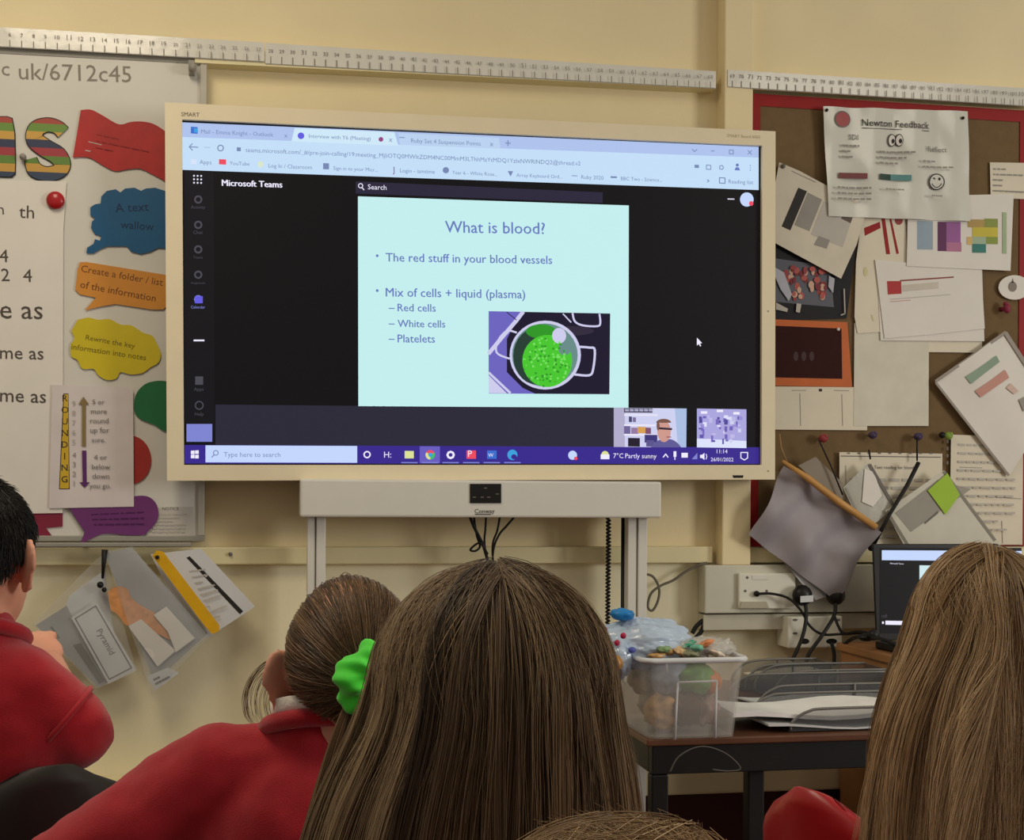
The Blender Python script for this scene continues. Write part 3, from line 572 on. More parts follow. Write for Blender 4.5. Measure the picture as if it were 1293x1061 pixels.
b.disc(DP, 543.3, 574.5, 2.6, 2.6, S0 + .0014, E_teal); b.ring(DP, 569, 574.6, 4, 2.6, S0 + .001, E_wht, 8)
Pq(b, [(589, 569), (601, 569), (601, 579.5), (589, 579.5)], E_red, S0 + .001); T(b, 'P', 591, 577, 596, 577, E_wht, S0 + .0016); Pq(b, [(615, 569), (627, 569), (627, 579.5), (615, 579.5)], E_blu, S0 + .001); T(b, 'W', 616.5, 577, 623, 577, E_wht, S0 + .0016); b.disc(DP, 647, 574.5, 6.4, 6.6, S0 + .001, E_teal); b.disc(DP, 649, 577, 3.6, 3.2, S0 + .0014, E_task)
for u in (517, 543, 569, 595, 621, 647): b.stroke(DP, [(u - 10, 584.3), (u + 10, 584.4)], 1.4, S0 + .001, E_lil)
b.disc(DP, 723, 575, 5.6, 5.8, S0 + .001, E_srch); b.disc(DP, 727, 579, 2.2, 2.2, S0 + .0014, E_red); b.disc(DP, 764, 574, 4.6, 4.4, S0 + .001, E_yel); Pq(b, [(758.5, 574), (769.5, 574), (769.5, 580), (758.5, 580)], E_wht, S0 + .0012)
T(b, '7°C', 774.5, 578.5, 787, 578.6, E_wht); T(b, 'Partly sunny', 789.5, 578.6, 829, 578.9, E_wht); b.stroke(DP, [(837.5, 577.5), (840.5, 573.5), (843.5, 577.5)], 1.4, S0 + .001, E_wht)
Pq(b, [(850.5, 570), (854, 570), (854, 577), (850.5, 577)], E_wht, S0 + .001); b.stroke(DP, [(852.2, 577), (852.2, 580.5)], 1.2, S0 + .001, E_wht); Pq(b, [(860.5, 572), (868.5, 572), (868.5, 578), (860.5, 578)], E_wht, S0 + .001); Pq(b, [(873.5, 580), (880.5, 572), (880.5, 580)], E_lil, S0 + .001); Pq(b, [(884, 574.5), (886.5, 574.5), (889.5, 572), (889.5, 581), (886.5, 578.5), (884, 578.5)], E_wht, S0 + .001); b.stroke(DP, [(891.5, 573.5), (892.5, 576.5), (891.5, 580)], 1, S0 + .001, E_wht)
T(b, '11:14', 905, 572.5, 918.5, 572.6, E_wht); T(b, '26/01/2022', 897.5, 582.5, 926, 582.7, E_wht); b.stroke(DP, [(935.5, 571.5), (944, 571.5), (944, 578.5), (940, 581), (935.5, 578.5)], 1.2, S0 + .001, E_wht, True)
b.build('taskbar', scr)
b = MB(); Pq(b, [(880, 426.5), (880, 436.5), (882.4, 434.4), (884, 437.6), (885.4, 437), (883.9, 433.8), (886.6, 433.4)], E_wht, S0 + .001); b.build('mouse_pointer', scr)

# ---------------------------------------------------------------- stand under the display
HY = 3.225
hp = wall_plane(HY); p0 = on_y(379, 653, HY); p1 = on_y(835.5, 608.5, HY)
t = thing('display_stand', (0.53, 3.30, 0.0), 'white metal height adjustable stand carrying the wall display', 'stand')
b = MB().box((p0.x, HY, p0.z), (p1.x, HY + 0.11, p1.z), M_steelw); b.build('header_box', t, bevel=0.005)
b = MB(); b.poly(hp, [(593.5, 611), (633, 611), (633, 635.5), (593.5, 635.5)], 0.003, M_blk, 0.004)
for (u, v) in ((613, 616.5), (599, 628), (609, 628), (617, 628), (628, 624)): b.poly(hp, [(u - 2, v - .6), (u + 2, v - .6), (u + 2, v + .6), (u - 2, v + .6)], 0.0036, M_mgrey)
b.build('control_panel', t, bevel=0.001)
b = MB(); b.text(hp, 'Conway', (599.5, 648.3), (624.5, 648), 0.001, M_ink); b.stroke(hp, [(600, 649.6), (620, 649.6)], 1.0, 0.0012, M_ink); b.build('maker_mark', t)
for us in ((388, 399, 411), (793, 805, 816.5)):
    q0 = on_y(us[0], 700, 3.27).x; q1 = on_y(us[1], 700, 3.27).x; q2 = on_y(us[2], 700, 3.27).x
    b = MB().box((q0, 3.27, 0.02), (q1 - 0.002, 3.33, p0.z + 0.01), M_steelw); b.box((q1 + 0.0005, 3.265, 0.02), (q2, 3.33, p0.z + 0.01), M_steelw); b.box((q1 - 0.004, 3.275, 0.02), (q1 + 0.002, 3.32, p0.z + 0.01), M_alu)
    b.build('post', t, bevel=0.002)
q0 = on_y(400, 700, 3.3).x; q1 = on_y(806, 700, 3.3).x
MB().box((q0 - 0.25, 3.0, 0.0), (q0 + 0.03, 3.285, 0.03), M_steelw).build('foot', t, bevel=0.004)
MB().box((q1 - 0.05, 3.0, 0.0), (q1 + 0.12, 3.285, 0.03), M_steelw).build('foot', t, bevel=0.004)
pz = on_y(800, 950, 3.24).z
MB().box((q0 + 0.01, 3.245, pz - 0.03), (q1 + 0.02, 3.264, pz), m('grey_steel', (150, 150, 150), .4)).build('crossbar', t, bevel=0.002)
b = MB(); u = on_y(787, 700, 3.31).x; b.tube([(u, 3.31, 0.1), (u, 3.31, p0.z + 0.02)], 0.006, M_cab); b.build('guide_rod', t)
b = MB(); P = [Vector((on_y(768, 700, 3.30).x + 0.005 * math.cos(i * 1.25), 3.30 + 0.005 * math.sin(i * 1.25), p0.z + 0.01 - i * 0.0018)) for i in range(210)]
b.tube(P, 0.0028, M_cab, 5); tag(b.build('coiled_cable'), 'black coiled cable hanging left of the right stand post', 'cable')
def cable(lb, pts, r, mat, grp=None, cat='cable', name='cable'):
    b = MB(); b.tube(smooth_path(pts, 7), r, mat, 7); return tag(b.build(name), lb, cat, grp)
for lb, pts in (('thick black cable under the stand header, left strand', [(592, 648), (598, 664), (606, 680), (612, 694), (620, 730), (622, 790), (622, 860)]), ('black cable under the stand header dropping straight down', [(614, 648), (613, 668), (612, 688), (618, 730), (620, 790), (621, 850)]),
                ('thin black cable under the stand header, beside the right strand', [(632, 648), (628, 670), (622, 690), (624, 730), (625, 790), (624, 855)]), ('black cable under the stand header slanting in from the right', [(652, 650), (640, 664), (630, 676), (623, 696), (622, 735), (627, 790), (626, 858)]),
                ('looped black cable under the stand header near the hair', [(598, 650), (602, 676), (606, 690), (600, 696), (594, 694), (606, 686), (616, 700)])):
    cable(lb, [on_y(u, v, 3.30 - 0.002 * i) for i, (u, v) in enumerate(pts)], 0.0042 if 'thick' in lb else 0.0028, M_cab, 'black cables under the stand header')
cable('grey looped cable on the wall right of the stand', [on_y(u, v, 3.385) for u, v in ((812, 725), (824, 728), (832, 742), (831, 758), (824, 771), (818, 766), (822, 750), (834, 740), (850, 733), (866, 722), (885, 713), (893, 711))], 0.0035, M_gcab)

# ---------------------------------------------------------------- pinboard on the right
PY = 3.386; PB = wall_plane(PY)
zt = on_y(1120, 129, PY).z; zb = on_y(970, 690, PY).z; xl = xp1 + 0.003; xR = on_y(1297, 400, PY).x
t = thing('pinboard', ((xl + xR) / 2, PY, zb), 'brown felt pinboard with red border, right of the display', 'pinboard')
MB().box((xl, PY, zb), (xR, YW - 0.002, zt), M_pin).build('felt_panel', t)
bw = 0.026
b = MB(); e = PY - 0.003
b.box((xl, e, zt - 0.032), (xR, PY, zt), M_border); b.box((xl, e, zb), (xl + bw, PY, zt - 0.032), M_border); b.box((xR - bw, e, zb), (xR, PY, zt - 0.032), M_border); b.box((xl + bw, e, zb), (xR - bw, PY, zb + 0.02), M_border)
b.build('border', t)
G1 = 'papers pinned on the right board'
sheet('sheet_of_paper', 'plain blank white sheet low in the middle of the pinboard', 'paper', PB, [(1079, 408), (1173, 412), (1172.5, 538), (1078, 538)], 0.006, m('paper_dim', (214, 208, 190), .6), group=G1)
sheet('sheet_of_paper', 'corner of a blank sheet showing below the red square sheets', 'paper', PB, [(1110, 380), (1240, 385), (1240, 445.5), (1112, 444)], 0.0052, M_pap3, group=G1)
Q = [(975, 488), (1079, 490), (1095, 543), (975, 543)]
sheet('timetable_sheet', 'pale ruled sheet below the orange framed picture', 'paper', PB, [(972, 488), (1079, 489), (1079, 538), (1095, 538), (1095, 543.5), (972, 542.5)], 0.005, M_pap3, [('p', [(1034, 491), (1038, 491), (1038, 494.5), (1034, 494.5)], M_ink), ('s', [(1010, 497), (1011, 538)], .8, M_grey), ('s', [(1063, 498), (1064, 538)], .8, M_grey), ('s', [(1000, 493), (1018, 493)], .8, M_grey), ('s', [(1053, 493), (1072, 493.5)], .8, M_grey)], group=G1)
# dark photograph
dk = [(972, 305), (1081, 312), (1069, 402), (972, 405)]
D = [('p', [(976, 326), (1048, 336), (1053, 388), (976, 381)], m('photo_slate', (92, 92, 102), .5))]; rr = random.Random(4)
for i in range(46):
    u, v = rr.uniform(990, 1044), rr.uniform(338, 376); D.append(('d', u, v, rr.uniform(2, 4), rr.uniform(3, 5), m('photo_people_%d' % (i % 4), [(150, 60, 60), (176, 84, 76), (120, 40, 46), (204, 164, 140)][i % 4], .5)))
D += [('p', [(979, 338), (990, 344), (1000, 372), (996, 380), (986, 366), (979, 350)], m('photo_curtain', (176, 176, 186), .5)), ('p', [(1047, 348), (1054, 352), (1052, 370), (1046, 362)], m('photo_curtain', (176, 176, 186), .5)), ('p', [(980, 382), (995, 390), (994, 394), (980, 391)], M_lgrey), ('p', [(1006, 383), (1012, 384), (1010, 395), (1005, 394)], M_lgrey), ('s', [(1066, 365), (1067, 396), (1062, 398)], 1.4, M_lgrey)]
sheet('class_photo', 'dark photograph of a red group above the orange picture', 'photo', PB, dk, 0.005, m('photo_black', (36, 34, 37), .5, spec=.15), D)
t = thing('picture', on_y(1027, 447, PY), 'dark picture in a thick orange border on the pinboard', 'picture')
OQ = [(970, 403), (1070, 407), (1076, 489), (970, 487)]
b = MB(); b.poly(PB, OQ, 0.0062, m('orange_border', (196, 98, 36), .45, var=.08), 0.004); b.build('frame', t)
b = MB(); b.poly(PB, [(970, 411), (1062.5, 415), (1063.5, 478.5), (970, 476.5)], 0.0068, m('dark_brown_print', (52, 20, 17), .6, spec=.1), 0.0005)
for k in range(3): b.disc(PB, 1005 + k * 10, 450, 3, 6, 0.0071, m('dark_brown_blot', (58, 28, 26), .45))
b.build('print', t)
b = MB(); b.ball(on_y(1058.5, 416, PY - .008), .0045, M_pap); tag(b.build('push_pin'), 'tiny white pin at the corner of the orange picture', 'pin')
sheet('sheet_of_paper', 'white sheet with slanting red stripes and a small red emblem', 'paper', PB, [(1090, 262), (1150, 274), (1150, 417), (1083, 421), (1079, 400), (1081, 330)], 0.0085, M_pap3,
      [('p', [(1091, 288), (1111, 280), (1112, 288), (1092, 298)], M_border), ('p', [(1113, 276), (1117.5, 276), (1124, 321), (1119, 321)], M_border), ('p', [(1123, 276), (1125.5, 276), (1135, 320), (1132, 321)], M_border), ('d', 1135, 278, 5, 6, m('emblem_red', (150, 58, 52), .5)), ('d', 1135, 271, 2, 3, M_border), ('s', [(1144, 278), (1146, 322)], .8, M_mgrey), ('d', 1093, 343, 2.5, 6, m('stain_yellow', (206, 198, 150), .6)), ('s', [(1101, 398), (1103, 405)], 1.6, m('stain_yellow', (206, 198, 150), .6))], group=G1)
sheet('sheet_of_paper', 'lower of two white sheets with a red square, edge showing', 'paper', PB, [(1107, 332), (1240, 336), (1243, 431), (1112, 430)], 0.010, M_pap, group=G1)
sheet('sheet_of_paper', 'white sheet with a red square and red underline', 'paper', PB, [(1105, 328), (1239, 340.5), (1243.5, 415), (1170, 423), (1117, 427.5)], 0.0125, M_pap,
      [('p', [(1120, 355), (1138, 355), (1138.5, 371), (1121, 372)], m('red_square', (176, 44, 42), .5)), ('s', [(1137, 354.5), (1204, 350)], 1.8, m('red_rule', (140, 62, 54), .5)), ('s', [(1124, 378), (1200, 372)], .8, M_lgrey), ('s', [(1124, 381), (1150, 379)], 1.0, m('pink_rule', (206, 160, 150), .5)), ('p', [(1140, 360), (1185, 356), (1185, 364), (1140, 368)], m('paper_shade', (204, 196, 180), .6))], group=G1)
Q = [(1147, 248), (1280, 245), (1276, 342), (1145, 336)]
D = []
for (u0, v0, u1, v1, c_) in ((1158, 279, 1178, 315, (150, 166, 180)), (1184, 280, 1195, 317, (96, 36, 86)), (1195, 280, 1213, 306, (150, 90, 150)), (1195, 306, 1214, 317.5, (176, 112, 144)), (1222, 277, 1260, 287, (176, 148, 84)), (1243, 276, 1260, 287, (134, 146, 66)), (1228, 287, 1260, 299, (200, 184, 60)), (1221, 299, 1245, 309, (210, 176, 110)), (1228, 299, 1245, 308, (160, 180, 150)), (1245, 299, 1260, 308, (134, 150, 60)), (1228, 308, 1245, 319, (50, 120, 110)), (1266, 268, 1271, 320, (160, 178, 140))):
    D.append(('p', [(u0, v0), (u1, v0 + .3), (u1, v1 + .3), (u0, v1)], m('swatch_%d_%d_%d' % c_, c_, .5)))
sheet('colour_chart', 'white sheet of coloured blocks under the feedback poster', 'poster', PB, Q, 0.015, M_pap, D)
# laminated feedback poster
NQ = [(1039, 134), (1223, 140.5), (1225, 279), (1093, 275.5)]
NQ = [(1039, 134.5), (1222.5, 140.5), (1225, 279.5), (1046, 273)]
wn = lambda a, b: 0.0028 * math.sin(a * 52) + 0.002 * math.sin(a * 37 + b * 30 + 1)
D = [('d', 1064, 150.5, 10, 10.5, m('emblem_pink', (166, 84, 84), .4)), ('r', 1064, 150.5, 10, 1.2, M_mgrey), ('t', 'Newton Feedback', (1089, 158.5), (1174, 162.5), M_ink), ('s', [(1089, 161.2), (1174, 165)], .8, M_ink), ('t', 'SDI', (1072, 176), (1084, 176.5), M_mgrey)]
for dx in (0, 9): D += [('d', 1126.5 + dx, 177, 5, 8, M_ink), ('d', 1126.8 + dx, 177, 4, 6.8, M_pap), ('d', 1128.2 + dx, 178, 2, 3, M_ink)]
D += [('p', [(1059, 218), (1095, 219), (1095, 226), (1059, 225)], m('maroon_bar', (120, 60, 62), .4)), ('p', [(1110.5, 219.5), (1125, 220), (1125, 227.5), (1110.5, 227)], m('green_bar', (36, 62, 50), .4)), ('p', [(1125, 220), (1151, 221), (1151, 228.5), (1125, 227.5)], m('teal_bar', (88, 138, 136), .4)),
      ('d', 1183, 229.5, 10, 10.5, M_ink), ('d', 1183, 229.5, 8.6, 9.1, M_lam), ('d', 1179.5, 226, 1.6, 2, M_ink), ('d', 1186.5, 226, 1.6, 2, M_ink), ('s', smooth2([(1177, 232), (1180, 235.5), (1183, 236.5), (1186, 235.5), (1189, 232)], 3), 1.0, M_ink), ('t', 'Reflect', (1172, 191), (1196, 192), M_mgrey)]
def nl(u0, u1, v, n, s): return lines([(u0, v), (u1, v + 1), (u1, v + n * 7 + 1), (u0, v + n * 7)], 0, 1, 0, 1, n, M_grey, .22 / n + .04, s)
D += nl(1063, 1094, 180, 3, 1) + nl(1110, 1155, 188, 3, 2) + nl(1165, 1205, 200, 2, 3) + nl(1057, 1100, 233, 3, 4) + nl(1118, 1142, 235, 1, 5) + nl(1177, 1190, 243, 1, 6)
sheet('feedback_poster', 'wavy laminated white Newton Feedback poster with eyes and smiley face', 'poster', PB, NQ, 0.022, M_lam, D, wave=wn)
for (u, v, lb) in ((1044, 139, 'dark pin at the top left of the feedback poster'), (1216, 149, 'dark pin at the top right of the feedback poster')):
    b = MB(); b.ball(on_y(u, v, PY - .028), .0045, M_cab); tag(b.build('push_pin'), lb, 'pin')
RQ = [(985, 204), (1095, 263), (1062, 352), (960, 300)]
sheet('sheet_of_paper', 'tilted printed sheet with black bar beside the display edge', 'paper', PB, [(984, 205), (1010, 216), (1095, 262), (1082, 308), (1062, 352), (966, 300)], 0.019, m('paper_dusk', (212, 202, 182), .6),
      [('p', [(1008, 237), (1019, 241.5), (998, 291), (987, 286)], M_ink), ('p', [(1020, 243), (1038, 252), (1022, 292), (1003, 284)], M_grey), ('p', [(1040, 254), (1078, 270), (1064, 312), (1024, 296)], M_lgrey), ('p', [(1065, 268), (1077, 274), (1074, 282), (1062, 276)], m('dusk_print', (92, 76, 70), .5)), ('p', [(1034, 298), (1048, 303), (1044, 314), (1028, 309)], M_grey), ('s', [(1000, 216), (1030, 230)], .8, M_grey)], group=G1)
b = MB(); b.ball(on_y(989, 210, PY - .022), .006, M_mgrey); tag(b.build('push_pin'), 'grey pin in the tilted sheet with a black bar', 'pin')
sheet('note', 'small cream note at the upper right edge of the pinboard', 'note', PB, [(1250, 205), (1310, 206), (1310, 252), (1251, 250)], 0.006, M_pap3, lines([(1252, 208), (1293, 209), (1293, 248), (1252, 246)], .05, 1, .05, .95, 5, M_grey, .05, 3))
b = MB(); b.disc(PB, 1281, 363, 20, 15.5, 0.010, M_pap, 26, th=.003); b.disc(PB, 1278.5, 362, 5.5, 6.5, 0.0106, m('badge_print', (130, 118, 108), .5)); b.poly(PB, [(1277, 357), (1280, 357), (1279, 351)], 0.0106, M_mgrey)
tag(b.build('round_badge'), 'white oval badge with a grey strawberry shape at the board edge', 'badge')
b = MB(); c_ = on_y(1264, 391, PY); b.tube([c_, c_ + Vector((0, -.022, 0))], [.007, .005], M_maroon); b.ball(c_ + Vector((0.004, -.024, 0)), (.010, .008, .014), M_maroon); b.ball(c_ + Vector((0.002, -.02, .012)), .007, M_maroon)
tag(b.build('push_pin'), 'dark maroon pushpin below the oval badge', 'pin')
LQ = [(1270, 418), (1330, 510), (1274, 602), (1181, 482)]
wl = lambda a, b: 0.003 * math.sin(a * 20 + b * 13)
sheet('sheet_of_paper', 'tilted white sheet with green and pink bars, lower right of board', 'paper', PB, LQ, 0.020, M_pap, [('p', [(1258, 449), (1262, 457), (1226, 485), (1219, 476)], m('sage_bar', (136, 158, 136), .5)), ('p', [(1269, 467), (1274, 477), (1238, 502), (1231, 494)], m('pink_bar', (196, 140, 124), .5)), ('p', [(1276, 484), (1286, 494), (1280, 498), (1270, 490)], m('pale_pink', (206, 176, 160), .5)), ('p', [(1286, 505), (1300, 498), (1306, 512), (1292, 520)], M_grey), ('s', [(1183, 481), (1270, 420)], 4, m('grey_edge', (150, 140, 128), .5)), ('s', [(1183, 484), (1274, 600)], 3, m('grey_edge', (150, 140, 128), .5)), ('s', [(1271, 421), (1300, 466)], 5, m('grey_edge', (150, 140, 128), .5))], group=G1, wave=wl)
# pins and the things that hang from them
for (u, v, mt, lb, r) in ((1035, 554, m('red_bead', (146, 56, 60), .4), 'red round pushpin below the ruled sheet', .013), (1097, 550, m('violet_bead', (70, 56, 86), .4), 'left purple pushpin above the punched worksheet', .012), (1154, 552, m('violet_bead', (70, 56, 86), .4), 'right purple pushpin above the punched worksheet', .012), (1192, 551, m('lime_clip', (132, 160, 70), .4), 'lime green pushpin left of the tall right worksheet', .012)):
    b = MB(); c_ = on_y(u, v, PY); b.tube([c_, c_ + Vector((0, -.02, 0))], .003, M_alu); b.ball(c_ + Vector((0, -.024, 0)), (r, .011, r * .9), mt); b.ball(c_ + Vector((.004, -.03, .004)), .006, mt)
    if 'lime' in lb: b.ball(c_ + Vector((-.016, -.02, .002)), .009, M_cab)
    tag(b.build('push_pin'), lb, 'pin', 'round pushpins along the bottom of the board')
PH = wall_plane(3.345)
Q = [(1060, 571), (1190, 573), (1190, 688), (1060, 688)]
sheet('punched_worksheet', 'punched worksheet hanging behind the crossed straps', 'paper', PB, Q, 0.012, M_pap3, [('s', [(1062, 576), (1188, 577.5)], 1.2, M_mgrey)] + [('s', [(1070 + k * 13, 572.5), (1073 + k * 13, 572.5)], 1.6, M_mgrey) for k in range(9)] + [('s', [(1068, 588), (1068, 680)], .7, M_grey)] + [('t', 'Text reading for blood', (1104, 592), (1154, 592.5), M_mgrey)] + lines(Q, .1, .95, .25, .95, 8, M_lgrey, .03, 6), group=G1)
Q = [(1201, 549), (1292, 552), (1291, 688), (1199, 688)]
sheet('punched_worksheet', 'tall pale worksheet at the right end of the board', 'paper', PB, Q, 0.010, M_pap3, [('s', [(1196.5, 556 + k * 9), (1196.5, 559 + k * 9)], 2.4, M_mgrey) for k in range(4)] + [('s', [(1212, 590), (1240, 591)], .8, M_grey), ('s', [(1228, 626), (1290, 630)], .8, M_grey), ('s', [(1265, 658), (1266, 686)], .8, M_grey)] + lines(Q, .1, .9, .05, .9, 11, M_lgrey, .02, 9), group=G1)
sheet('plastic_wallet', 'clear wallet with pale slip hanging from the left purple pin', 'wallet', PH, [(1097, 584), (1132, 640), (1090, 672), (1064, 616)], 0.004, m('wallet_film', (196, 192, 180), .25, alpha=.75, bump=.2, bscale=20), [('p', [(1092, 592), (1104, 596), (1114, 626), (1102, 640), (1088, 634)], M_pap), ('s', [(1099, 587), (1146, 668)], 3.6, M_mgrey), ('s', [(1068, 616), (1092, 668)], 1, M_grey)], wave=wl)
Q = [(1118, 640), (1188, 592), (1262, 690), (1142, 692)]
sheet('plastic_wallet', 'wallet with lime green sticky note, hung beside the laptop', 'wallet', PH, [(1118, 645), (1140, 630), (1192, 594), (1272, 700), (1150, 704)], 0.012, m('wallet_card', (206, 200, 182), .4, var=.05), [('p', [(1130, 648), (1184, 606), (1226, 618), (1150, 672)], m('wallet_grey', (156, 150, 138), .5)), ('s', [(1120, 646), (1152, 698)], 4, m('wallet_edge', (134, 128, 114), .5)), ('s', [(1192, 596), (1256, 682)], 4, m('wallet_edge', (134, 128, 114), .5)), ('p', [(1167, 660), (1184, 645), (1185, 648), (1168, 662)], M_mgrey)])
sheet('sticky_note', 'lime green sticky note on the hanging wallet', 'sticky note', PH, [(1171.5, 619.5), (1196.5, 597.5), (1212, 625), (1194, 650)], 0.016, m('lime_note', (158, 196, 44), .5, var=.03))
b = MB(); 
for pts in ([(1097, 568), (1099, 580)], [(1158, 552), (1158, 582)]): b.tube([on_y(u, v, 3.355) for u, v in pts], .0025, M_cab)
b.tube([on_y(u, v, 3.328) for u, v in ((1160, 584), (1146, 612), (1122, 652), (1101, 692))], [.006, .006, .005, .006], M_cab); b.ball(on_y(1100, 692, 3.328), .009, M_cab)
tag(b.build('lanyard'), 'black strap slanting down from the right purple pin', 'strap')
t = thing('hanging_folder', on_y(1035, 585, 3.345), 'crumpled grey plastic folder with orange spine hanging beside the laptop', 'folder')
M_gfold = m('grey_folder', (158, 150, 154), .55, var=.06, scale=12, bump=.12, bscale=10, spec=.2)
wf = lambda a, b: 0.013 * math.sin((a + b) * 24) + 0.009 * math.sin((a - b) * 37 + 1) + 0.004 * math.sin(a * 60)
sheet('back_cover', None, None, PH, [(1008, 588), (1030, 577), (1064, 610), (1064, 640)], 0.006, m('folder_back', (140, 128, 112), .5), parent=t)
sheet('inner_sheet', None, None, PH, [(990, 710), (1060, 690), (1048, 752), (1030, 758)], 0.010, M_pap2, parent=t)
sheet('cover', None, None, PH, [(994, 588), (1108, 672), (1056, 760), (946, 675)], 0.030, M_gfold, wave=wf, parent=t)
b = MB(); b.tube([PH.pt(*PH.px(u, v, .05), .05) for u, v in ((988, 582), (1020, 604), (1062, 636), (1106, 666))], [.004, .009, .010, .009], m('orange_spine', (196, 146, 82), .4, var=.1)); b.build('spine', t)
b = MB(); b.tube([PH.pt(*PH.px(u, v, .03), .03) for u, v in ((984, 548), (986, 565), (994, 586))], .003, m('orange_cord', (150, 120, 80), .6)); b.build('cord', t)
b = MB(); b.tube([PH.pt(*PH.px(u, v, .02), .02) for u, v in ((1034, 556), (1050, 590), (1064, 625))], .0022, M_cab); b.build('hanging_string', t)

# ---------------------------------------------------------------- sockets, trunking, plugs
TY = 3.36; TP = wall_plane(TY)
q0 = on_y(890, 775, TY); q1 = on_y(1180, 714, TY)
t = thing('cable_trunking', ((q0.x + q1.x) / 2, 3.39, on_y(890, 797, TY).z), 'white plastic trunking on the wall below the pinboard', 'trunking')
MB().box((q0.x, TY, q0.z), (q1.x, YW - .001, on_y(890, 714, TY).z), m('trunking_white', (206, 202, 184), .4, var=.02)).build('cover', t, bevel=.003)
MB().box((q0.x, TY + .012, on_y(890, 797, TY).z), (q1.x, YW - .001, q0.z - .004), m('trunking_low', (196, 190, 170), .4)).build('lower_run', t, bevel=.002)
t = thing('wall_socket', on_y(966, 745, TY - .01), 'white double wall socket on the trunking, one plug lead', 'socket')
b = MB(); b.poly(TP, [(933, 724), (1005, 724), (1005, 769), (933, 769)], .012, M_white, .012); b.build('face_plate', t, bevel=.003)
b = MB(); b.poly(TP, [(937, 760), (968, 760), (971, 768), (934, 768)], .018, m('socket_ledge', (180, 172, 150), .4), .006); b.build('ledge', t)
for u, v in ((943.5, 729.5), (941, 746.5), (968, 746.5)): b = MB(); b.disc(TP, u, v, 1.8, 1.8, .0125, M_mgrey, 10); b.build('screw', t)
b = MB(); b.ball(on_y(955.5, 750, TY - .018), (.008, .010, .008), M_cab); b.build('lead_plug', t)
b = MB(); b.poly(TP, [(950, 727), (970, 727), (970, 732), (950, 732)], .0135, M_pap, .001); b.build('switch', t)
t = thing('power_plug', on_y(1013, 757, TY - .03), 'black power plug with white label, right of the wall socket', 'plug', 'black plugs below the hanging folder')
b = MB(); b.ball(on_y(1013, 752, 3.325), (.027, .022, .028), M_blk, 14, 8); b.build('body', t)
b = MB(); b.poly(wall_plane(3.30), [(1011, 753), (1027, 752), (1027, 760), (1011, 761)], 0, M_pap2, .003); b.build('label', t)
b = MB(); b.ball(on_y(1055, 752, 3.325), (.026, .022, .026), M_blk, 14, 8); tag(b.build('power_plug'), 'black power plug partly behind the grey folder tip', 'plug', 'black plugs below the hanging folder')
t = thing('wall_socket', on_y(1029, 800, 3.35), 'low white socket box under the trunking with plugged leads', 'socket')
LP = wall_plane(3.335)
b = MB(); b.poly(LP, [(995, 779), (1064, 778), (1064, 818), (995, 819)], 0, M_white, .08); b.build('box', t, bevel=.004)
for u, v in ((1004, 783), (1058, 783), (1004, 800)): b = MB(); b.disc(LP, u, v, 3.2, 1.6, .0006, M_mgrey, 12); b.build('screw', t)
for u, r_ in ((1016, 6), (1050, 7)): b = MB(); b.disc(LP, u, 810, r_, 3.5, .0008, M_blk); b.build('outlet', t)
for lb, pts, r in (('brown lead looping from the wall socket to the right', [(956, 750, 3.335), (975, 750, 3.33), (996, 756, 3.32), (1012, 772, 3.31), (1022, 790, 3.30), (1038, 801, 3.29), (1062, 801, 3.26), (1090, 800, 3.2), (1112, 806, 3.15)], .0035),
                   ('black lead dropping from the labelled plug behind the trays', [(1017, 764, 3.31), (1018, 780, 3.30), (1013, 805, 3.29), (1000, 835, 3.28)], .005),
                   ('black lead forking down left from the plug behind the folder', [(1055, 762, 3.31), (1053, 778, 3.30), (1040, 800, 3.28), (1022, 825, 3.27), (1018, 838, 3.27)], .005),
                   ('black lead curling right from the plug behind the folder', [(1053, 776, 3.30), (1058, 790, 3.28), (1066, 800, 3.25), (1085, 798, 3.2), (1108, 802, 3.1)], .004),
                   ('black lead hanging below the low socket box', [(1050, 812, 3.325), (1053, 825, 3.31), (1053, 840, 3.30)], .005),
                   ('black lead rising to the laptop over the cabinet', [(1060, 818, 3.28), (1078, 806, 3.2), (1096, 804, 3.1), (1115, 808, 3.0), (1135, 816, 2.95)], .005)):
    cable(lb, [on_y(u, v, y) for u, v, y in pts], r, M_cab, 'leads around the low sockets')
b = MB(); b.ball(on_y(1094, 805, 3.1), (.022, .016, .010), M_blk); b.ball(on_y(1103, 802, 3.08), (.014, .014, .014), M_blk); tag(b.build('adapter'), 'small black adapter lump beside the laptop base', 'adapter')
cable('dark grey cable bunch at the left end of the trunking', [on_y(u, v, 3.38) for u, v in ((874, 800), (880, 790), (890, 783), (886, 797), (878, 806))], .006, M_cab)

# ---------------------------------------------------------------- wooden cabinet, laptop
CYF = 2.84; cl = on_y(1063, 900, 3.27); CZ = on_y(1075, 813, 3.25).z
t = thing('cabinet', (cl.x + .3, 3.05, 0), 'beech cabinet under the laptop, right of the desk', 'cabinet')
MB().box((cl.x, CYF, 0.05), (cl.x + .72, 3.28, CZ - .02), M_wood).build('carcass', t, bevel=.002)
MB().box((cl.x - .008, CYF - .012, CZ - .02), (cl.x + .73, 3.29, CZ), M_wood).build('top', t, bevel=.003)
MB().box((cl.x + .03, CYF + .02, 0), (cl.x + .69, 3.26, .05), M_blk).build('plinth', t)
MB().box((cl.x + .012, CYF - .016, .07), (cl.x + .355, CYF - .0005, CZ - .035), M_wood).build('door', t, bevel=.002)
MB().box((cl.x + .365, CYF - .016, .07), (cl.x + .71, CYF - .0005, CZ - .035), M_wood).build('door', t, bevel=.002)
LYF = 3.12; l0 = on_y(1107, 811, LYF); l1 = on_y(1107, 687, LYF); lw = .35
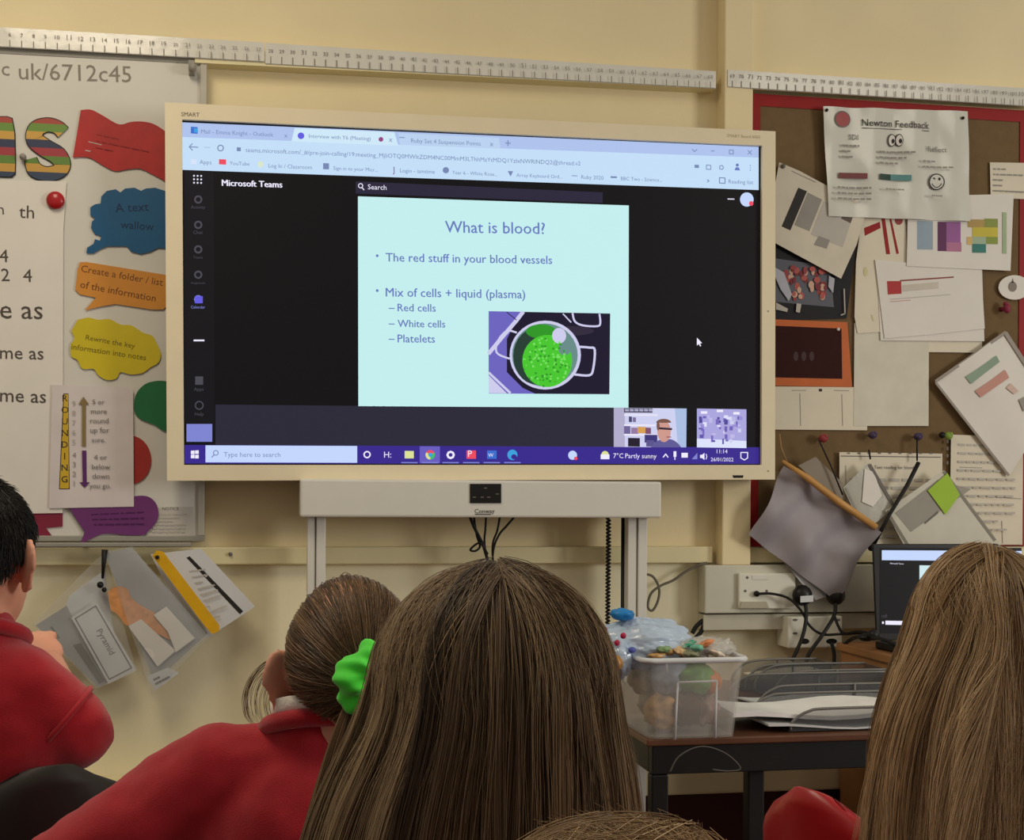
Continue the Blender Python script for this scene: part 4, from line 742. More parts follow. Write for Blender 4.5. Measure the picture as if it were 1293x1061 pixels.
t = thing('laptop', (l0.x + lw / 2, LYF - .05, CZ), 'open black laptop mirroring the call, on the cabinet', 'laptop')
lp = Plane((0, LYF, 0), (1, 0, 0), (0, 0.10, 1))
MB().box((l0.x + .005, LYF - .20, CZ + .001), (l0.x + lw, LYF + .02, CZ + .018), M_blk).build('keyboard_base', t, bevel=.003)
c0 = lp.px(1107, 809); c1 = lp.px(1107, 687)
b = MB(); b.slab([lp.pt(c0[0], c0[1]), lp.pt(c0[0] + lw, c0[1]), lp.pt(c0[0] + lw, c1[1]), lp.pt(c0[0], c1[1])], lp.n, .008, M_blk); lid = b.build('lid', t, bevel=.002)
b = MB(); b.poly(lp, [(1111, 692), (1290, 692), (1290, 800), (1111, 800)], .0006, E_blk); b.poly(lp, [(1113.5, 695), (1290, 696), (1290, 709), (1113.5, 707.5)], .001, E_srch); b.poly(lp, [(1161, 714), (1275, 716), (1275, 770), (1161, 770)], .001, em('laptop_slide', (206, 232, 236))); b.text(lp, 'Microsoft Teams', (1124, 712.5), (1141, 713), .001, E_wht); b.poly(lp, [(1118, 784), (1146, 784.5), (1146, 789.5), (1118, 789)], .001, E_wht); b.poly(lp, [(1113.8, 785), (1116, 785), (1116, 788), (1113.8, 788)], .0012, E_wht)
b.text(lp, 'call', (1113, 780), (1120, 780), .001, E_gry)
b.build('screen', lid)

# ---------------------------------------------------------------- desk
TZ = 0.70
d0 = on_z(817, 934, TZ); YF = d0.y; XL = d0.x; XRD = cl.x - .05; YB = 3.20
t = thing('desk', ((XL + XRD) / 2, (YF + YB) / 2, 0), 'dark edged desk holding the clear tub and letter trays', 'desk')
MB().box((XL, YF, TZ - .014), (XRD, YB, TZ), M_dwood).build('desktop', t, bevel=.003)
MB().box((XL + .012, YF + .006, TZ - .068), (XRD, YF + .03, TZ - .0145), M_dsteel).build('apron', t, bevel=.002)
MB().box((XL + .012, YF + .0305, TZ - .068), (XL + .03, YB, TZ - .0145), M_dsteel).build('side_rail', t, bevel=.002)
for (x, y) in ((XL + .012, YF + .008), (on_y(945, 1000, YF + .03).x, YF + .031), (XL + .03, YB - .05), (XRD - .05, YF + .031)):
    MB().box((x, y, 0), (x + .033, y + .03, TZ - .069), M_dsteel).build('leg', t, bevel=.003)
cable('thin grey lead arching in front of the desk apron', [at(u, v, 2.485) for u, v in ((846, 975), (858, 955), (885, 943), (915, 951), (935, 970), (920, 974), (900, 972))], .0014, m('thin_lead', (90, 86, 80), .5))

# clear storage tub and what is in it
M_tub = m('clear_tub', (218, 216, 210), .2, var=.04, scale=8, alpha=.20, spec=.5, bump=.1, bscale=12)
M_tubrim = m('tub_rim', (226, 228, 230), .25, alpha=.85)
f0 = on_z(822, 934.5, TZ + .001); wx = on_y(929, 930, f0.y + .006).x - f0.x; TB = Vector((f0.x, f0.y + .006, TZ + .001)); dp = .27; th_ = .148
t = thing('storage_tub', TB + Vector((wx / 2, dp / 2, 0)), 'clear plastic storage tub of bagged snacks on the desk corner', 'tub')
def rr_loop(x0, y0, x1, y1, r, z, n=4):
    P = []
    for cx_, cy_, a0 in ((x1 - r, y0 + r, -90), (x1 - r, y1 - r, 0), (x0 + r, y1 - r, 90), (x0 + r, y0 + r, 180)):
        for i in range(n + 1): an = math.radians(a0 + 90 * i / n); P.append(Vector((cx_ + r * math.cos(an), cy_ + r * math.sin(an), z)))
    return P
def loft(b, loops, mat, cap0=True, cap1=False, smooth=False):
    n = len(loops[0]); V = [p for l in loops for p in l]; F = []
    for i in range(len(loops) - 1):
        for j in range(n): F.append((i * n + j, i * n + (j + 1) % n, (i + 1) * n + (j + 1) % n, (i + 1) * n + j))
    if cap0: F.append(tuple(range(n - 1, -1, -1)))
    if cap1: F.append(tuple(range((len(loops) - 1) * n, len(loops) * n)))
    return b.add(V, F, mat, smooth)
X0, Y0 = TB.x, TB.y; fl_ = .014
b = MB(); L_ = [rr_loop(X0 - fl_ * k, Y0 - fl_ * k, X0 + wx + fl_ * k, Y0 + dp + fl_ * k, .018, TZ + .001 + th_ * k) for k in (0, .5, 1)]
Li = [rr_loop(X0 + .003 - fl_ * k, Y0 + .003 - fl_ * k, X0 + wx - .003 + fl_ * k, Y0 + dp - .003 + fl_ * k, .016, TZ + .004 + th_ * k) for k in (1, .5, 0)]
loft(b, L_ + Li, M_tub, True, True); b.build('body', t)
b = MB(); b.tube(rr_loop(X0 - fl_ - .004, Y0 - fl_ - .004, X0 + wx + fl_ + .004, Y0 + dp + fl_ + .004, .022, TZ + th_ + .001), .0055, M_tubrim, 6, True, True); b.build('rim', t)
FP = wall_plane(Y0 - fl_ * .5)
b = MB()
for pts in ([(852, 934), (856, 862)], [(856, 862), (905, 860)], [(905, 860), (903, 932)], [(842, 836), (842, 850)]): b.tube([on_y(u, v, Y0 - (fl_ * (TZ + .15 - 0) * 0 + .004)) for u, v in pts], .0022, M_tubrim, 6)
b.build('moulded_rib', t)
def ridges(seed, amp, f=3.0):
    rr = random.Random(seed); K = [(Vector((rr.gauss(0, 1), rr.gauss(0, 1), rr.gauss(0, 1))) * f * (1 + i * .45), rr.uniform(0, 6.28), amp / (1 + .35 * i)) for i in range(9)]
    return lambda d: 1 + sum(a_ * (abs(math.sin(k_.dot(d) + p_)) - .6) for k_, p_, a_ in K)
def crumple(seed, amp, f=3.0):
    rr = random.Random(seed); K = [(Vector((rr.gauss(0, 1), rr.gauss(0, 1), rr.gauss(0, 1))) * f * (1 + i * .5), rr.uniform(0, 6.28), amp / (1 + .4 * i)) for i in range(7)]
    return lambda d: 1 + sum(a_ * math.sin(k_.dot(d) + p_) for k_, p_, a_ in K)
fill = [((.22, .2, .25), .032, (196, 150, 90), 'orange biscuit packet low in the clear tub'), ((.5, .12, .3), .030, (84, 58, 40), 'dark brown packet low at the tub front'), ((.78, .2, .25), .028, (150, 120, 110), 'pinkish brown packet in the right corner of the tub'), ((.35, .6, .28), .034, (206, 200, 190), 'white bag low at the back of the tub'),
        ((.72, .6, .3), .034, (176, 168, 160), 'grey packet low at the back right of the tub'), ((.3, .2, .72), .034, (150, 160, 178), 'bluish packet halfway up the tub'), ((.62, .16, .68), .032, (96, 150, 60), 'green packet halfway up the tub front'), ((.86, .2, .62), .024, (214, 128, 50), 'orange packet against the right wall of the tub'), ((.5, .65, .75), .036, (186, 196, 190), 'pale bag near the tub top at the back'), ((.12, .55, .62), .030, (200, 190, 180), 'cream bag against the left wall of the tub')]
for i, ((a_, b_, c_), r_, col_, lb) in enumerate(fill):
    b = MB(); b.ball((X0 + wx * (.1 + .8 * a_), Y0 + dp * (.08 + .8 * b_), TZ + .006 + th_ * c_), (r_ * 1.22, r_ * 1.1, r_ * 1.08), m('snack_%d' % i, col_, .4, var=.35, scale=45), 30, 18, fn=ridges(i, .13, 2.2)); tag(b.build('snack_packet'), lb, 'packet', 'packets inside the clear tub')
top = TZ + th_
t2 = thing('plastic_bag', (X0 + .03, Y0 + .12, top), 'translucent bluish carrier bag bulging out of the clear tub', 'bag')
M_bag = m('bag_film', (196, 214, 236), .18, var=.06, scale=14, bump=.6, bscale=16, alpha=.80, spec=.6)
c_ = at(812, 813, 2.62); b = MB(); b.ball(c_, (.094, .08, .048), M_bag, 72, 44, fn=ridges(3, .10, 3.0)); b.build('body', t2)
c2 = at(776, 830, 2.58); b = MB(); b.ball(c2, (.030, .06, .042), M_bag, 36, 24, fn=ridges(8, .10)); b.build('side_bulge', t2)
b = MB(); b.ball(at(785, 776, 2.6), (.022, .02, .011), m('blue_film', (40, 128, 196), .3, var=.1), 14, 10, fn=ridges(5, .25)); b.build('knot', t2)
b = MB()
for (u, v) in ((787, 803), (779, 812), (763, 795)): b.ball(at(u, v, 2.53), (.006, .004, .006), m('berry_print', (176, 36, 74), .4), 8, 6)
b.ball(at(798, 821, 2.53), (.008, .004, .006), m('violet_print', (86, 96, 176), .4), 8, 6); b.build('print', t2)
b = MB(); b.ball(at(778, 838, 2.50), (.013, .012, .014), m('honey', (178, 126, 60), .35, var=.2, scale=60), 12, 8, fn=crumple(21, .06)); tag(b.build('snack_packet'), 'round honey coloured snack hanging at the tub left side', 'packet')
bits = [(829, 828, (214, 168, 110)), (842, 824, (196, 156, 104)), (850, 818, (206, 160, 90)), (838, 820, (130, 158, 110)), (859, 822, (222, 186, 140)), (868, 815, (70, 160, 130)), (880, 818, (120, 186, 160)), (890, 813, (220, 140, 90)), (897, 822, (206, 180, 150)), (872, 826, (150, 150, 120)), (905, 826, (222, 206, 186)), (886, 826, (214, 210, 200))]
for i, (u, v, col_) in enumerate(bits):
    b = MB(); b.ball(at(u, v, 2.545 + .012 * (i % 3)), (.017, .012, .006), m('wrap_%d' % i, col_, .3, var=.35, scale=90), 20, 12, Matrix.Rotation(i * 1.3, 3, 'Z') @ Matrix.Rotation(.5 * math.sin(i * 2.1), 3, 'Y'), fn=ridges(40 + i, .22))
    tag(b.build('wrapped_sweet'), ['orange', 'tan', 'amber', 'sage green', 'peach', 'teal', 'mint green', 'bright orange', 'beige', 'olive', 'cream', 'white'][i] + ' wrapped sweet heaped on top of the clear tub', 'sweet', 'sweets heaped on the tub')
b = MB(); b.ball(at(885, 818, 2.60), (.062, .05, .020), m('clear_bag', (226, 222, 214), .15, alpha=.45, bump=.5, bscale=24, spec=.6), 44, 26, fn=ridges(77, .16, 4)); b.tube([at(910, 822, 2.6), at(921, 806, 2.6)], [.016, .002], MATS['clear_bag'], 6)
tag(b.build('plastic_bag'), 'clear crinkled bag covering sweets at the tub right side', 'bag')

# letter trays and papers
M_mesh = m('wire_mesh', (96, 96, 98), .5, metal=.3, alpha=.5); M_rim = m('wire_rim', (120, 118, 114), .4, metal=.3)
def tray(x0, y0, x1, y1, z, h, lb):
    t = thing('letter_tray', ((x0 + x1) / 2, (y0 + y1) / 2, z), lb, 'letter tray', 'wire letter trays on the desk')
    MB().box((x0, y0, z + .001), (x1, y1, z + .003), M_mesh).build('base', t)
    def prof(y):                      # arched side wall, low at the open left end
        return smooth_path([(x0 + .004, y, z + .004), (x0 + .008, y, z + h * .45), (x0 + .04, y, z + h * .88), (x0 + .10, y, z + h), (x1, y, z + h)], 5)
    for y in (y0, y1):
        P = prof(y); b = MB(); V = P + [Vector((p.x, p.y, z + .003)) for p in P]; n = len(P)
        b.add(V, [(i, i + 1, n + i + 1, n + i) for i in range(n - 1)], M_mesh); o = b.build('side_wall', t)
        b = MB(); b.tube(P, .0028, M_rim, 6); b.build('rim', o)
    b = MB(); b.box((x1 - .002, y0, z + .003), (x1, y1, z + h), M_mesh); b.build('end_wall', t)
    xm = x0 + (x1 - x0) * .55; b = MB()
    for y in (y0 - .004, y1 + .004): b.tube([(xm, y, z + .003), (xm, y, z + h * 1.02)], .0024, M_rim, 6)
    b.build('stacking_wire', t); return t
tx = on_z(1004, 929, TZ).x
tray(tx, YF + .03, XRD - .01, YF + .235, TZ + .001, .044, 'nearest grey wire letter tray at the desk front')
tx2 = on_z(942, 905, TZ).x
tray(tx2 + .03, YF + .25, XRD - .01, YF + .43, TZ + .001, .058, 'second grey wire letter tray, behind the nearest')
tx3 = on_z(938, 880, TZ).x
tray(tx3 + .05, YF + .44, XRD - .02, YF + .56, TZ + .001, .062, 'third wire letter tray, next to the back one')
tray(tx3 + .03, YF + .57, XRD - .1, YF + .66, TZ + .001, .062, 'rearmost wire letter tray, closest to the wall')
def pile(lb, x0, y0, x1, y1, z, rz, mat, deco=False, h=.0035):
    b = MB(); n = 10; cx_, cy_ = (x0 + x1) / 2, (y0 + y1) / 2; c, s = math.cos(rz), math.sin(rz); V = []
    for lay in (0, 1):
        for j in range(n + 1):
            for i in range(n + 1):
                a_, b_ = (i / n - .5) * (x1 - x0), (j / n - .5) * (y1 - y0); V.append((cx_ + c * a_ - s * b_, cy_ + s * a_ + c * b_, z + (0 if lay else h) + .006 * math.sin(a_ * 18 + b_ * 9) * (1 if lay == 0 else .9) + .006))
    K = (n + 1) ** 2; F = []
    for j in range(n):
        for i in range(n): k = j * (n + 1) + i; F += [(k, k + 1, k + n + 2, k + n + 1), (K + k, K + k + n + 1, K + k + n + 2, K + k + 1)]
    for i in range(n):
        for k, k2 in ((i, i + 1), (n * (n + 1) + i + 1, n * (n + 1) + i), ((i + 1) * (n + 1), i * (n + 1)), (i * (n + 1) + n, (i + 1) * (n + 1) + n)): F.append((k, K + k, K + k2, k2))
    b.add(V, F, mat)
    return tag(b.build('stack_of_paper'), lb, 'paper', 'papers in the letter trays')
px0 = on_z(932, 922, TZ + .01).x
pile('white papers spilling left out of the nearest letter tray', px0, YF + .035, XRD - .03, YF + .225, TZ + .020, -.02, m('bright_paper', (240, 238, 234), .6), h=.008)
pile('creased pale paper under the white papers at the desk front', px0 + .06, YF + .028, XRD - .02, YF + .22, TZ + .003, .03, M_pap2)
pile('pale papers lying in the second letter tray', tx2 + .05, YF + .265, XRD - .03, YF + .42, TZ + .005, .0, M_pap2)
pile('papers in the rearmost tray beside the wall', tx3 + .06, YF + .575, XRD - .12, YF + .65, TZ + .03, .0, M_pap3)

# ---------------------------------------------------------------- chairs
def chair(lb, loc, rz, mat, top_z, fmat):
    t = thing('school_chair', (loc[0], loc[1], 0), lb, 'chair', 'moulded plastic chairs'); t.rotation_euler = (0, 0, 0)
    c, s = math.cos(rz), math.sin(rz)
    def w(x, y, z): return Vector((loc[0] + c * x - s * y, loc[1] + s * x + c * y, z))
    sz = top_z - .34; b = MB(); V = []; n, k = 14, 10      # back shell: curved about the vertical, rounded top; chair faces +y
    for lay in (0, 1):
        for j in range(k + 1):
            tt = j / k; z = sz + .06 + (top_z - sz - .06) * tt; hwid = .19 * (1 - .12 * tt) * (math.sqrt(max(0.0, 1 - max(0, (tt - .55) / .45) ** 2.6)) * .62 + .38)
            for i in range(n + 1):
                u = i / n * 2 - 1; drop = .045 * (abs(u) ** 3) * (tt ** 3)
                V.append(w(hwid * u, -.17 - .05 * tt + .055 * u * u + (.007 if lay else 0), z - drop))
    K = (n + 1) * (k + 1); F = []
    for j in range(k):
        for i in range(n): a_ = j * (n + 1) + i; F += [(a_, a_ + 1, a_ + n + 2, a_ + n + 1), (K + a_, K + a_ + n + 1, K + a_ + n + 2, K + a_ + 1)]
    for i in range(n): F += [(i, K + i, K + i + 1, i + 1), (k * (n + 1) + i, k * (n + 1) + i + 1, K + k * (n + 1) + i + 1, K + k * (n + 1) + i)]
    for j in range(k): a_ = j * (n + 1); F += [(a_, a_ + n + 1, K + a_ + n + 1, K + a_), (a_ + n, K + a_ + n, K + a_ + 2 * n + 1, a_ + 2 * n + 1)]
    b.add(V, F, mat, True); b.build('backrest', t)
    b = MB(); P = [w(x, y, sz) for x, y in smooth2([(-.19, -.16), (-.2, 0), (-.2, .17), (-.15, .21), (.15, .21), (.2, .17), (.2, 0), (.19, -.16)], 3)]
    b.slab(P, Vector((0, 0, 1)), .012, mat); b.build('seat', t, bevel=.003)
    b = MB()
    for sx in (-1, 1): b.tube(smooth_path([w(sx * .12, .1, sz - .012), w(sx * .13, -.15, sz + .0), w(sx * .11, -.19, sz + .12)], 5), .010, fmat, 8)
    b.build('back_bracket', t)
    for sx in (-1, 1):
        for sy in (-1, 1): b = MB(); b.tube([w(sx * .15, sy * .13, sz - .012), w(sx * .19, sy * .19, 0.0)], .0105, fmat, 10); b.build('leg', t)
    return t
M_rch = m('red_plastic', (172, 28, 34), .35, var=.03, spec=.5); M_dch = m('charcoal_plastic', (50, 45, 42), .5, var=.05); M_fr = m('chair_frame', (70, 70, 72), .4, metal=.5)
q = on_z(1013, 992, .735)
chair('red moulded plastic chair in front of the desk', (q.x + .20, q.y + .05, 0), -1.25, M_rch, .735, M_fr)
q = at(-10, 1000, 1.59)
chair('dark grey plastic chair under the boy in red at left', (q.x - .03, q.y + .24, 0), .45, M_dch, .82, M_fr)

# ---------------------------------------------------------------- people
def hair_mat(name, dark, mid, light, rough=.42):
    M = bpy.data.materials.new(name); M.use_nodes = True; N = M.node_tree.nodes; L = M.node_tree.links; bs = N['Principled BSDF']
    at_ = N.new('ShaderNodeAttribute'); at_.attribute_name = 'tone'; r = N.new('ShaderNodeValToRGB'); E = r.color_ramp.elements; E.new(.5)
    for e_, p_, c_ in zip(E, (0, .5, 1), (dark, mid, light)): e_.position = p_; e_.color = lin(c_) + (1,)
    L.new(at_.outputs['Fac'], r.inputs['Fac']); L.new(r.outputs['Color'], bs.inputs['Base Color'])
    bs.inputs['Roughness'].default_value = rough; bs.inputs['Specular IOR Level'].default_value = .35
    return M
def strands_mesh(name, parent, groups, mat, shell=None):
    """groups: list of (P (N,K,3), radius (N,), tone (N,)) -> one hair mesh of fine tapered three sided locks"""
    Vs, Fs, Ts = [], [], []; base = 0
    for P, R, Tn in groups:
        N, K, _ = P.shape
        tan = np.gradient(P, axis=1); tan /= np.linalg.norm(tan, axis=2, keepdims=True) + 1e-9
        ref = np.array([0.31, -0.9, 0.3]); u = np.cross(tan, ref); u /= np.linalg.norm(u, axis=2, keepdims=True) + 1e-9; w = np.cross(tan, u)
        tp = np.interp(np.linspace(0, 1, K), [0, .1, .75, 1], [.7, 1, .9, .15])[None, :, None] * R[:, None, None]
        rings = [P + tp * (u * math.cos(a_) + w * math.sin(a_)) for a_ in (0.5, 2.594, 4.689)]
        V = np.stack(rings, axis=2).reshape(-1, 3)
        i = (np.arange(N)[:, None, None] * K + np.arange(K - 1)[None, :, None]) * 3; j = np.arange(3)[None, None, :]; j2 = (j + 1) % 3
        F = np.stack([i + j, i + j2, i + 3 + j2, i + 3 + j], axis=-1).reshape(-1, 4) + base
        Vs.append(V); Fs.append(F); Ts.append(np.repeat(Tn, K * 3) if Tn.ndim == 1 else np.repeat(Tn.ravel(), 3)); base += len(V)
    if shell is not None:
        V, F, tn = shell; Vs.append(V); Fs.append(F + base); Ts.append(np.full(len(V), tn)); base += len(V)
    V = np.concatenate(Vs); F = np.concatenate(Fs); Tn = np.concatenate(Ts); V = V - np.array(wloc(parent))
    me = bpy.data.meshes.new(name); me.vertices.add(len(V)); me.vertices.foreach_set('co', V.astype(np.float32).ravel())
    me.loops.add(F.size); me.loops.foreach_set('vertex_index', F.astype(np.int32).ravel()); me.polygons.add(len(F))
    me.polygons.foreach_set('loop_start', np.arange(0, F.size, 4, dtype=np.int32)); me.polygons.foreach_set('use_smooth', np.ones(len(F), bool))
    a_ = me.attributes.new('tone', 'FLOAT', 'POINT'); a_.data.foreach_set('value', Tn.astype(np.float32)); me.update(calc_edges=True); me.validate()
    me.materials.append(mat); o = bpy.data.objects.new(name, me); COL.objects.link(o); o.parent = parent; return o
def slerp(a, b, t):
    a = a / np.linalg.norm(a, axis=-1, keepdims=True); b = b / np.linalg.norm(b, axis=-1, keepdims=True)
    om = np.arccos(np.clip((a * b).sum(-1), -.9999, .9999))[..., None]; a, b, om = a[:, None, :], b[:, None, :], om[:, None, :]; t = t[None, :, None]
    return (np.sin((1 - t) * om) * a + np.sin(t * om) * b) / np.sin(om)
def frame(yaw): return Vector((math.cos(yaw), -math.sin(yaw), 0)), Vector((math.sin(yaw), math.cos(yaw), 0))

M_skin = m('skin', (214, 154, 128), .5, var=.05, scale=20, sss=.3)
M_jump = m('red_sweatshirt', (166, 12, 30), .9, var=.06, scale=50, bump=.22, bscale=700, spec=.15, sheen=.25)
M_polo = m('white_polo', (226, 216, 204), .85, var=.03, bump=.2, bscale=200)
M_trou = m('grey_trousers', (58, 56, 58), .9, var=.05)
M_shoe = m('black_shoe', (24, 22, 22), .4)
def person(label, H, yaw, lean=(0, 0), joints=None, top='sweatshirt', head_s=1.0, group=None, thigh=.34, polo=True):
    """H: centre of the head. Body is one continuous mesh (union of tapered limbs), clothes and hair are its children."""
    Rt, Fw = frame(yaw); J = joints or {}
    def L(x, y, z): return H + Rt * x + Fw * y + UP * z
    hs = head_s; fl = .05
    nb = J.get('neck', L(lean[0] * .4, -.03 + lean[1] * .4, -.165)); ch = J.get('chest', nb + Rt * lean[0] * .4 + Fw * (lean[1] * .4 + .0) - UP * .12)
    pel = J.get('pelvis', nb + Rt * lean[0] + Fw * lean[1] - UP * .40); hipz = pel.z
    sh = {s: J.get('sh%d' % s, nb + Rt * (s * .135) - UP * .055) for s in (-1, 1)}
    el = {s: J.get('el%d' % s, sh[s] + Rt * (s * .05) + Fw * .06 - UP * .21) for s in (-1, 1)}
    wr = {s: J.get('wr%d' % s, el[s] - Rt * (s * .09) + Fw * .19 + UP * .01) for s in (-1, 1)}
    hip = {s: pel + Rt * (s * .075) for s in (-1, 1)}
    kn = {s: hip[s] + Rt * (s * .03) + Fw * thigh for s in (-1, 1)}
    an = {s: Vector((kn[s].x, kn[s].y, .06)) - Fw * .02 for s in (-1, 1)}
    b = MB(); k = M_skin
    Mh = Matrix((Rt, Fw, UP)).transposed()
    def E(c, r, M_=None): b.ball(c, tuple(x * 1 for x in r), k, 20, 14, M_ or Mh)
    E(L(0, -.010 * hs, .022 * hs), (.067 * hs, .090 * hs, .086 * hs)); E(L(0, .020 * hs, -.032 * hs), (.0615 * hs, .066 * hs, .078 * hs)); E(L(0, .052 * hs, -.078 * hs), (.032 * hs, .030 * hs, .024 * hs))
    b.caps(L(0, .086 * hs, .010 * hs), .008 * hs, L(0, .099 * hs, -.020 * hs), .011 * hs, k, 8); E(L(0, .082 * hs, -.054 * hs), (.022 * hs, .012 * hs, .006 * hs)); E(L(0, .081 * hs, -.064 * hs), (.019 * hs, .012 * hs, .006 * hs))
    for s in (-1, 1):
        E(L(s * .030 * hs, .076 * hs, .028 * hs), (.022 * hs, .010 * hs, .006 * hs)); E(L(s * .042 * hs, .056 * hs, -.028 * hs), (.016 * hs, .016 * hs, .018 * hs))
        ea = Matrix.Rotation(s * .70, 3, 'Z'); Me = Mh @ ea                                    # ear: thin shell with a rolled rim, lobe below
        ec = L(s * .077 * hs, -.012 * hs, -.004 * hs)
        E(ec, (.006 * hs, .021 * hs, .033 * hs), Me)
        rim = [ec + Me @ Vector((s * .002, .021 * hs * math.cos(q_), .032 * hs * math.sin(q_))) for q_ in np.linspace(-1.9, 3.3, 12)]
        b.tube(rim, .0045 * hs, k, 6); E(ec + Me @ Vector((0, .004, -.029 * hs)), (.006 * hs, .009 * hs, .009 * hs), Me)
    b.caps(L(0, -.012, -.055), .047 * hs, nb, .050, k, 16)
    E(ch, (.118, .078, .125)); E((ch + pel) / 2, (.108, .078, .12)); E(pel, (.122, .095, .085))
    for s in (-1, 1):
        b.caps(nb - UP * .015, .045, sh[s], .042, k); b.caps(sh[s], .042, el[s], .034, k); b.caps(el[s], .033, wr[s], .023, k)
        f_ = (wr[s] - el[s]).normalized(); sd = f_.cross(UP if abs(f_.z) < .8 else Fw).normalized(); nn = sd.cross(f_).normalized(); tgt = J.get('curl%d' % s, -nn if nn.z > 0 else nn)
        pc = wr[s] + f_ * .042
        Mp = Matrix((sd, f_, nn)).transposed(); b.ball(pc, (.031, .042, .012), k, 14, 10, Mp)
        for i, (off, ln) in enumerate(((-.023, .050), (-.008, .058), (.008, .055), (.022, .042))):
            a0 = pc + f_ * .034 + sd * off; a1 = a0 + (f_ * .8 + tgt * .35).normalized() * ln * .5; a2 = a1 + (f_ * .4 + tgt * .8).normalized() * ln * .5
            b.caps(a0, .0082, a1, .0076, k, 8); b.caps(a1, .0076, a2, .0064, k, 8)
        th0 = pc - f_ * .018 - sd * .026 * s; b.caps(th0, .0105, th0 + (f_ * .7 - sd * s * .7).normalized() * .034, .0088, k, 8); th1 = th0 + (f_ * .7 - sd * s * .7).normalized() * .034; b.caps(th1, .0088, th1 + (f_ * .9 + tgt * .3).normalized() * .024, .0075, k, 8)
        b.caps(hip[s], .075, kn[s], .052, k); b.caps(kn[s], .05, an[s], .034, k); b.caps(an[s] - UP * .02, .03, an[s] + Fw * .12 - UP * .025, .026, k)
    body = b.build('person', origin=(pel.x, pel.y, 0)); tag(body, label, 'person', group)
    r = body.modifiers.new('union', 'REMESH'); r.mode = 'VOXEL'; r.voxel_size = .0042; r.use_smooth_shade = True
    s_ = body.modifiers.new('soften', 'SMOOTH'); s_.factor = .5; s_.iterations = 3
    def cloth(name, fn, mat, vox=.008, fold=.018):
        b2 = MB(); fn(b2, mat); o = b2.build(name, body); r2 = o.modifiers.new('union', 'REMESH'); r2.mode = 'VOXEL'; r2.voxel_size = vox; r2.use_smooth_shade = True
        s2 = o.modifiers.new('soften', 'SMOOTH'); s2.factor = .5; s2.iterations = 6
        if fold:
            tx_ = bpy.data.textures.get('folds') or bpy.data.textures.new('folds', 'CLOUDS'); tx_.noise_scale = .085
            d = o.modifiers.new('folds', 'DISPLACE'); d.texture = tx_; d.strength = fold; d.mid_level = .5; d.texture_coords = 'GLOBAL'
        return o
    sl = J.get('sleeve', 1.0); loose = J.get('loose', .016)
    def upper(b2, k2):
        for c_, r_ in ((ch, (.118, .082, .125)), ((ch + pel) / 2, (.116, .084, .13)), (pel + UP * .02, (.124, .096, .085))): b2.ball(c_, tuple(x + loose for x in r_), k2, 20, 14, Mh)
        for s in (-1, 1):
            b2.caps(nb - UP * .04, .066, nb + UP * .010, .060, k2); b2.caps(nb - UP * .02, .045 + loose * .6, sh[s], .042 + loose, k2); b2.caps(sh[s], .042 + loose, el[s], .036 + loose, k2)
            if sl >= 1: b2.caps(el[s], .036 + loose, wr[s] - (wr[s] - el[s]).normalized() * .02, .027 + loose * .5, k2)
    up = cloth('sweatshirt' if top == 'sweatshirt' else 'polo_shirt', upper, M_jump if top == 'sweatshirt' else M_polo)
    if sl < 1:                              # hem band where the pushed up sleeve ends
        cr = MB(); ax_ = (el[1] - sh[1]).normalized(); q1 = ax_.orthogonal().normalized(); q2 = ax_.cross(q1); c0_ = sh[1] * .22 + el[1] * .78
        cr.tube([c0_ + (q1 * math.cos(q_) + q2 * math.sin(q_)) * .0535 for q_ in np.linspace(0, 6.283, 28, endpoint=False)], .0042, M_jump, 6, True, True); cr.build('sleeve_hem', body)
    cr = MB(); cc = nb + UP * .022
    ring = lambda rad, z, tl: [cc + Rt * (rad * math.cos(q_)) + Fw * (rad * .98 * math.sin(q_)) + UP * (z - tl * math.sin(q_)) for q_ in np.linspace(0, 6.283, 28, endpoint=False)]
    cr.tube(ring(.060, 0, .022), .0105, M_jump if top == 'sweatshirt' else M_polo, 8, True, True); cr.build('collar', body)
    if top == 'sweatshirt' and polo:
        cr = MB(); A, B = ring(.0535, .004, .020), ring(.056, .030, .016); n_ = len(A); cr.add(A + B, [(i, (i + 1) % n_, n_ + (i + 1) % n_, n_ + i) for i in range(n_)], M_polo, True)
        pcx = cr.build('polo_collar', body); so = pcx.modifiers.new('thick', 'SOLIDIFY'); so.thickness = .003
    def lower(b2, k2):
        b2.ball(pel - UP * .01, (.128, .104, .082), k2, 18, 12, Mh)
        for s in (-1, 1): b2.caps(hip[s], .084, kn[s], .062, k2); b2.caps(kn[s], .060, an[s] + UP * .03, .048, k2)
    cloth('trousers', lower, M_trou, .010, 0)
    def shoes(b2, k2):
        for s in (-1, 1): b2.caps(an[s] - UP * .018, .038, an[s] + Fw * .13 - UP * .024, .034, k2)
    cloth('shoes', shoes, M_shoe, .008, 0)
    return body, L, Rt, Fw, Mh

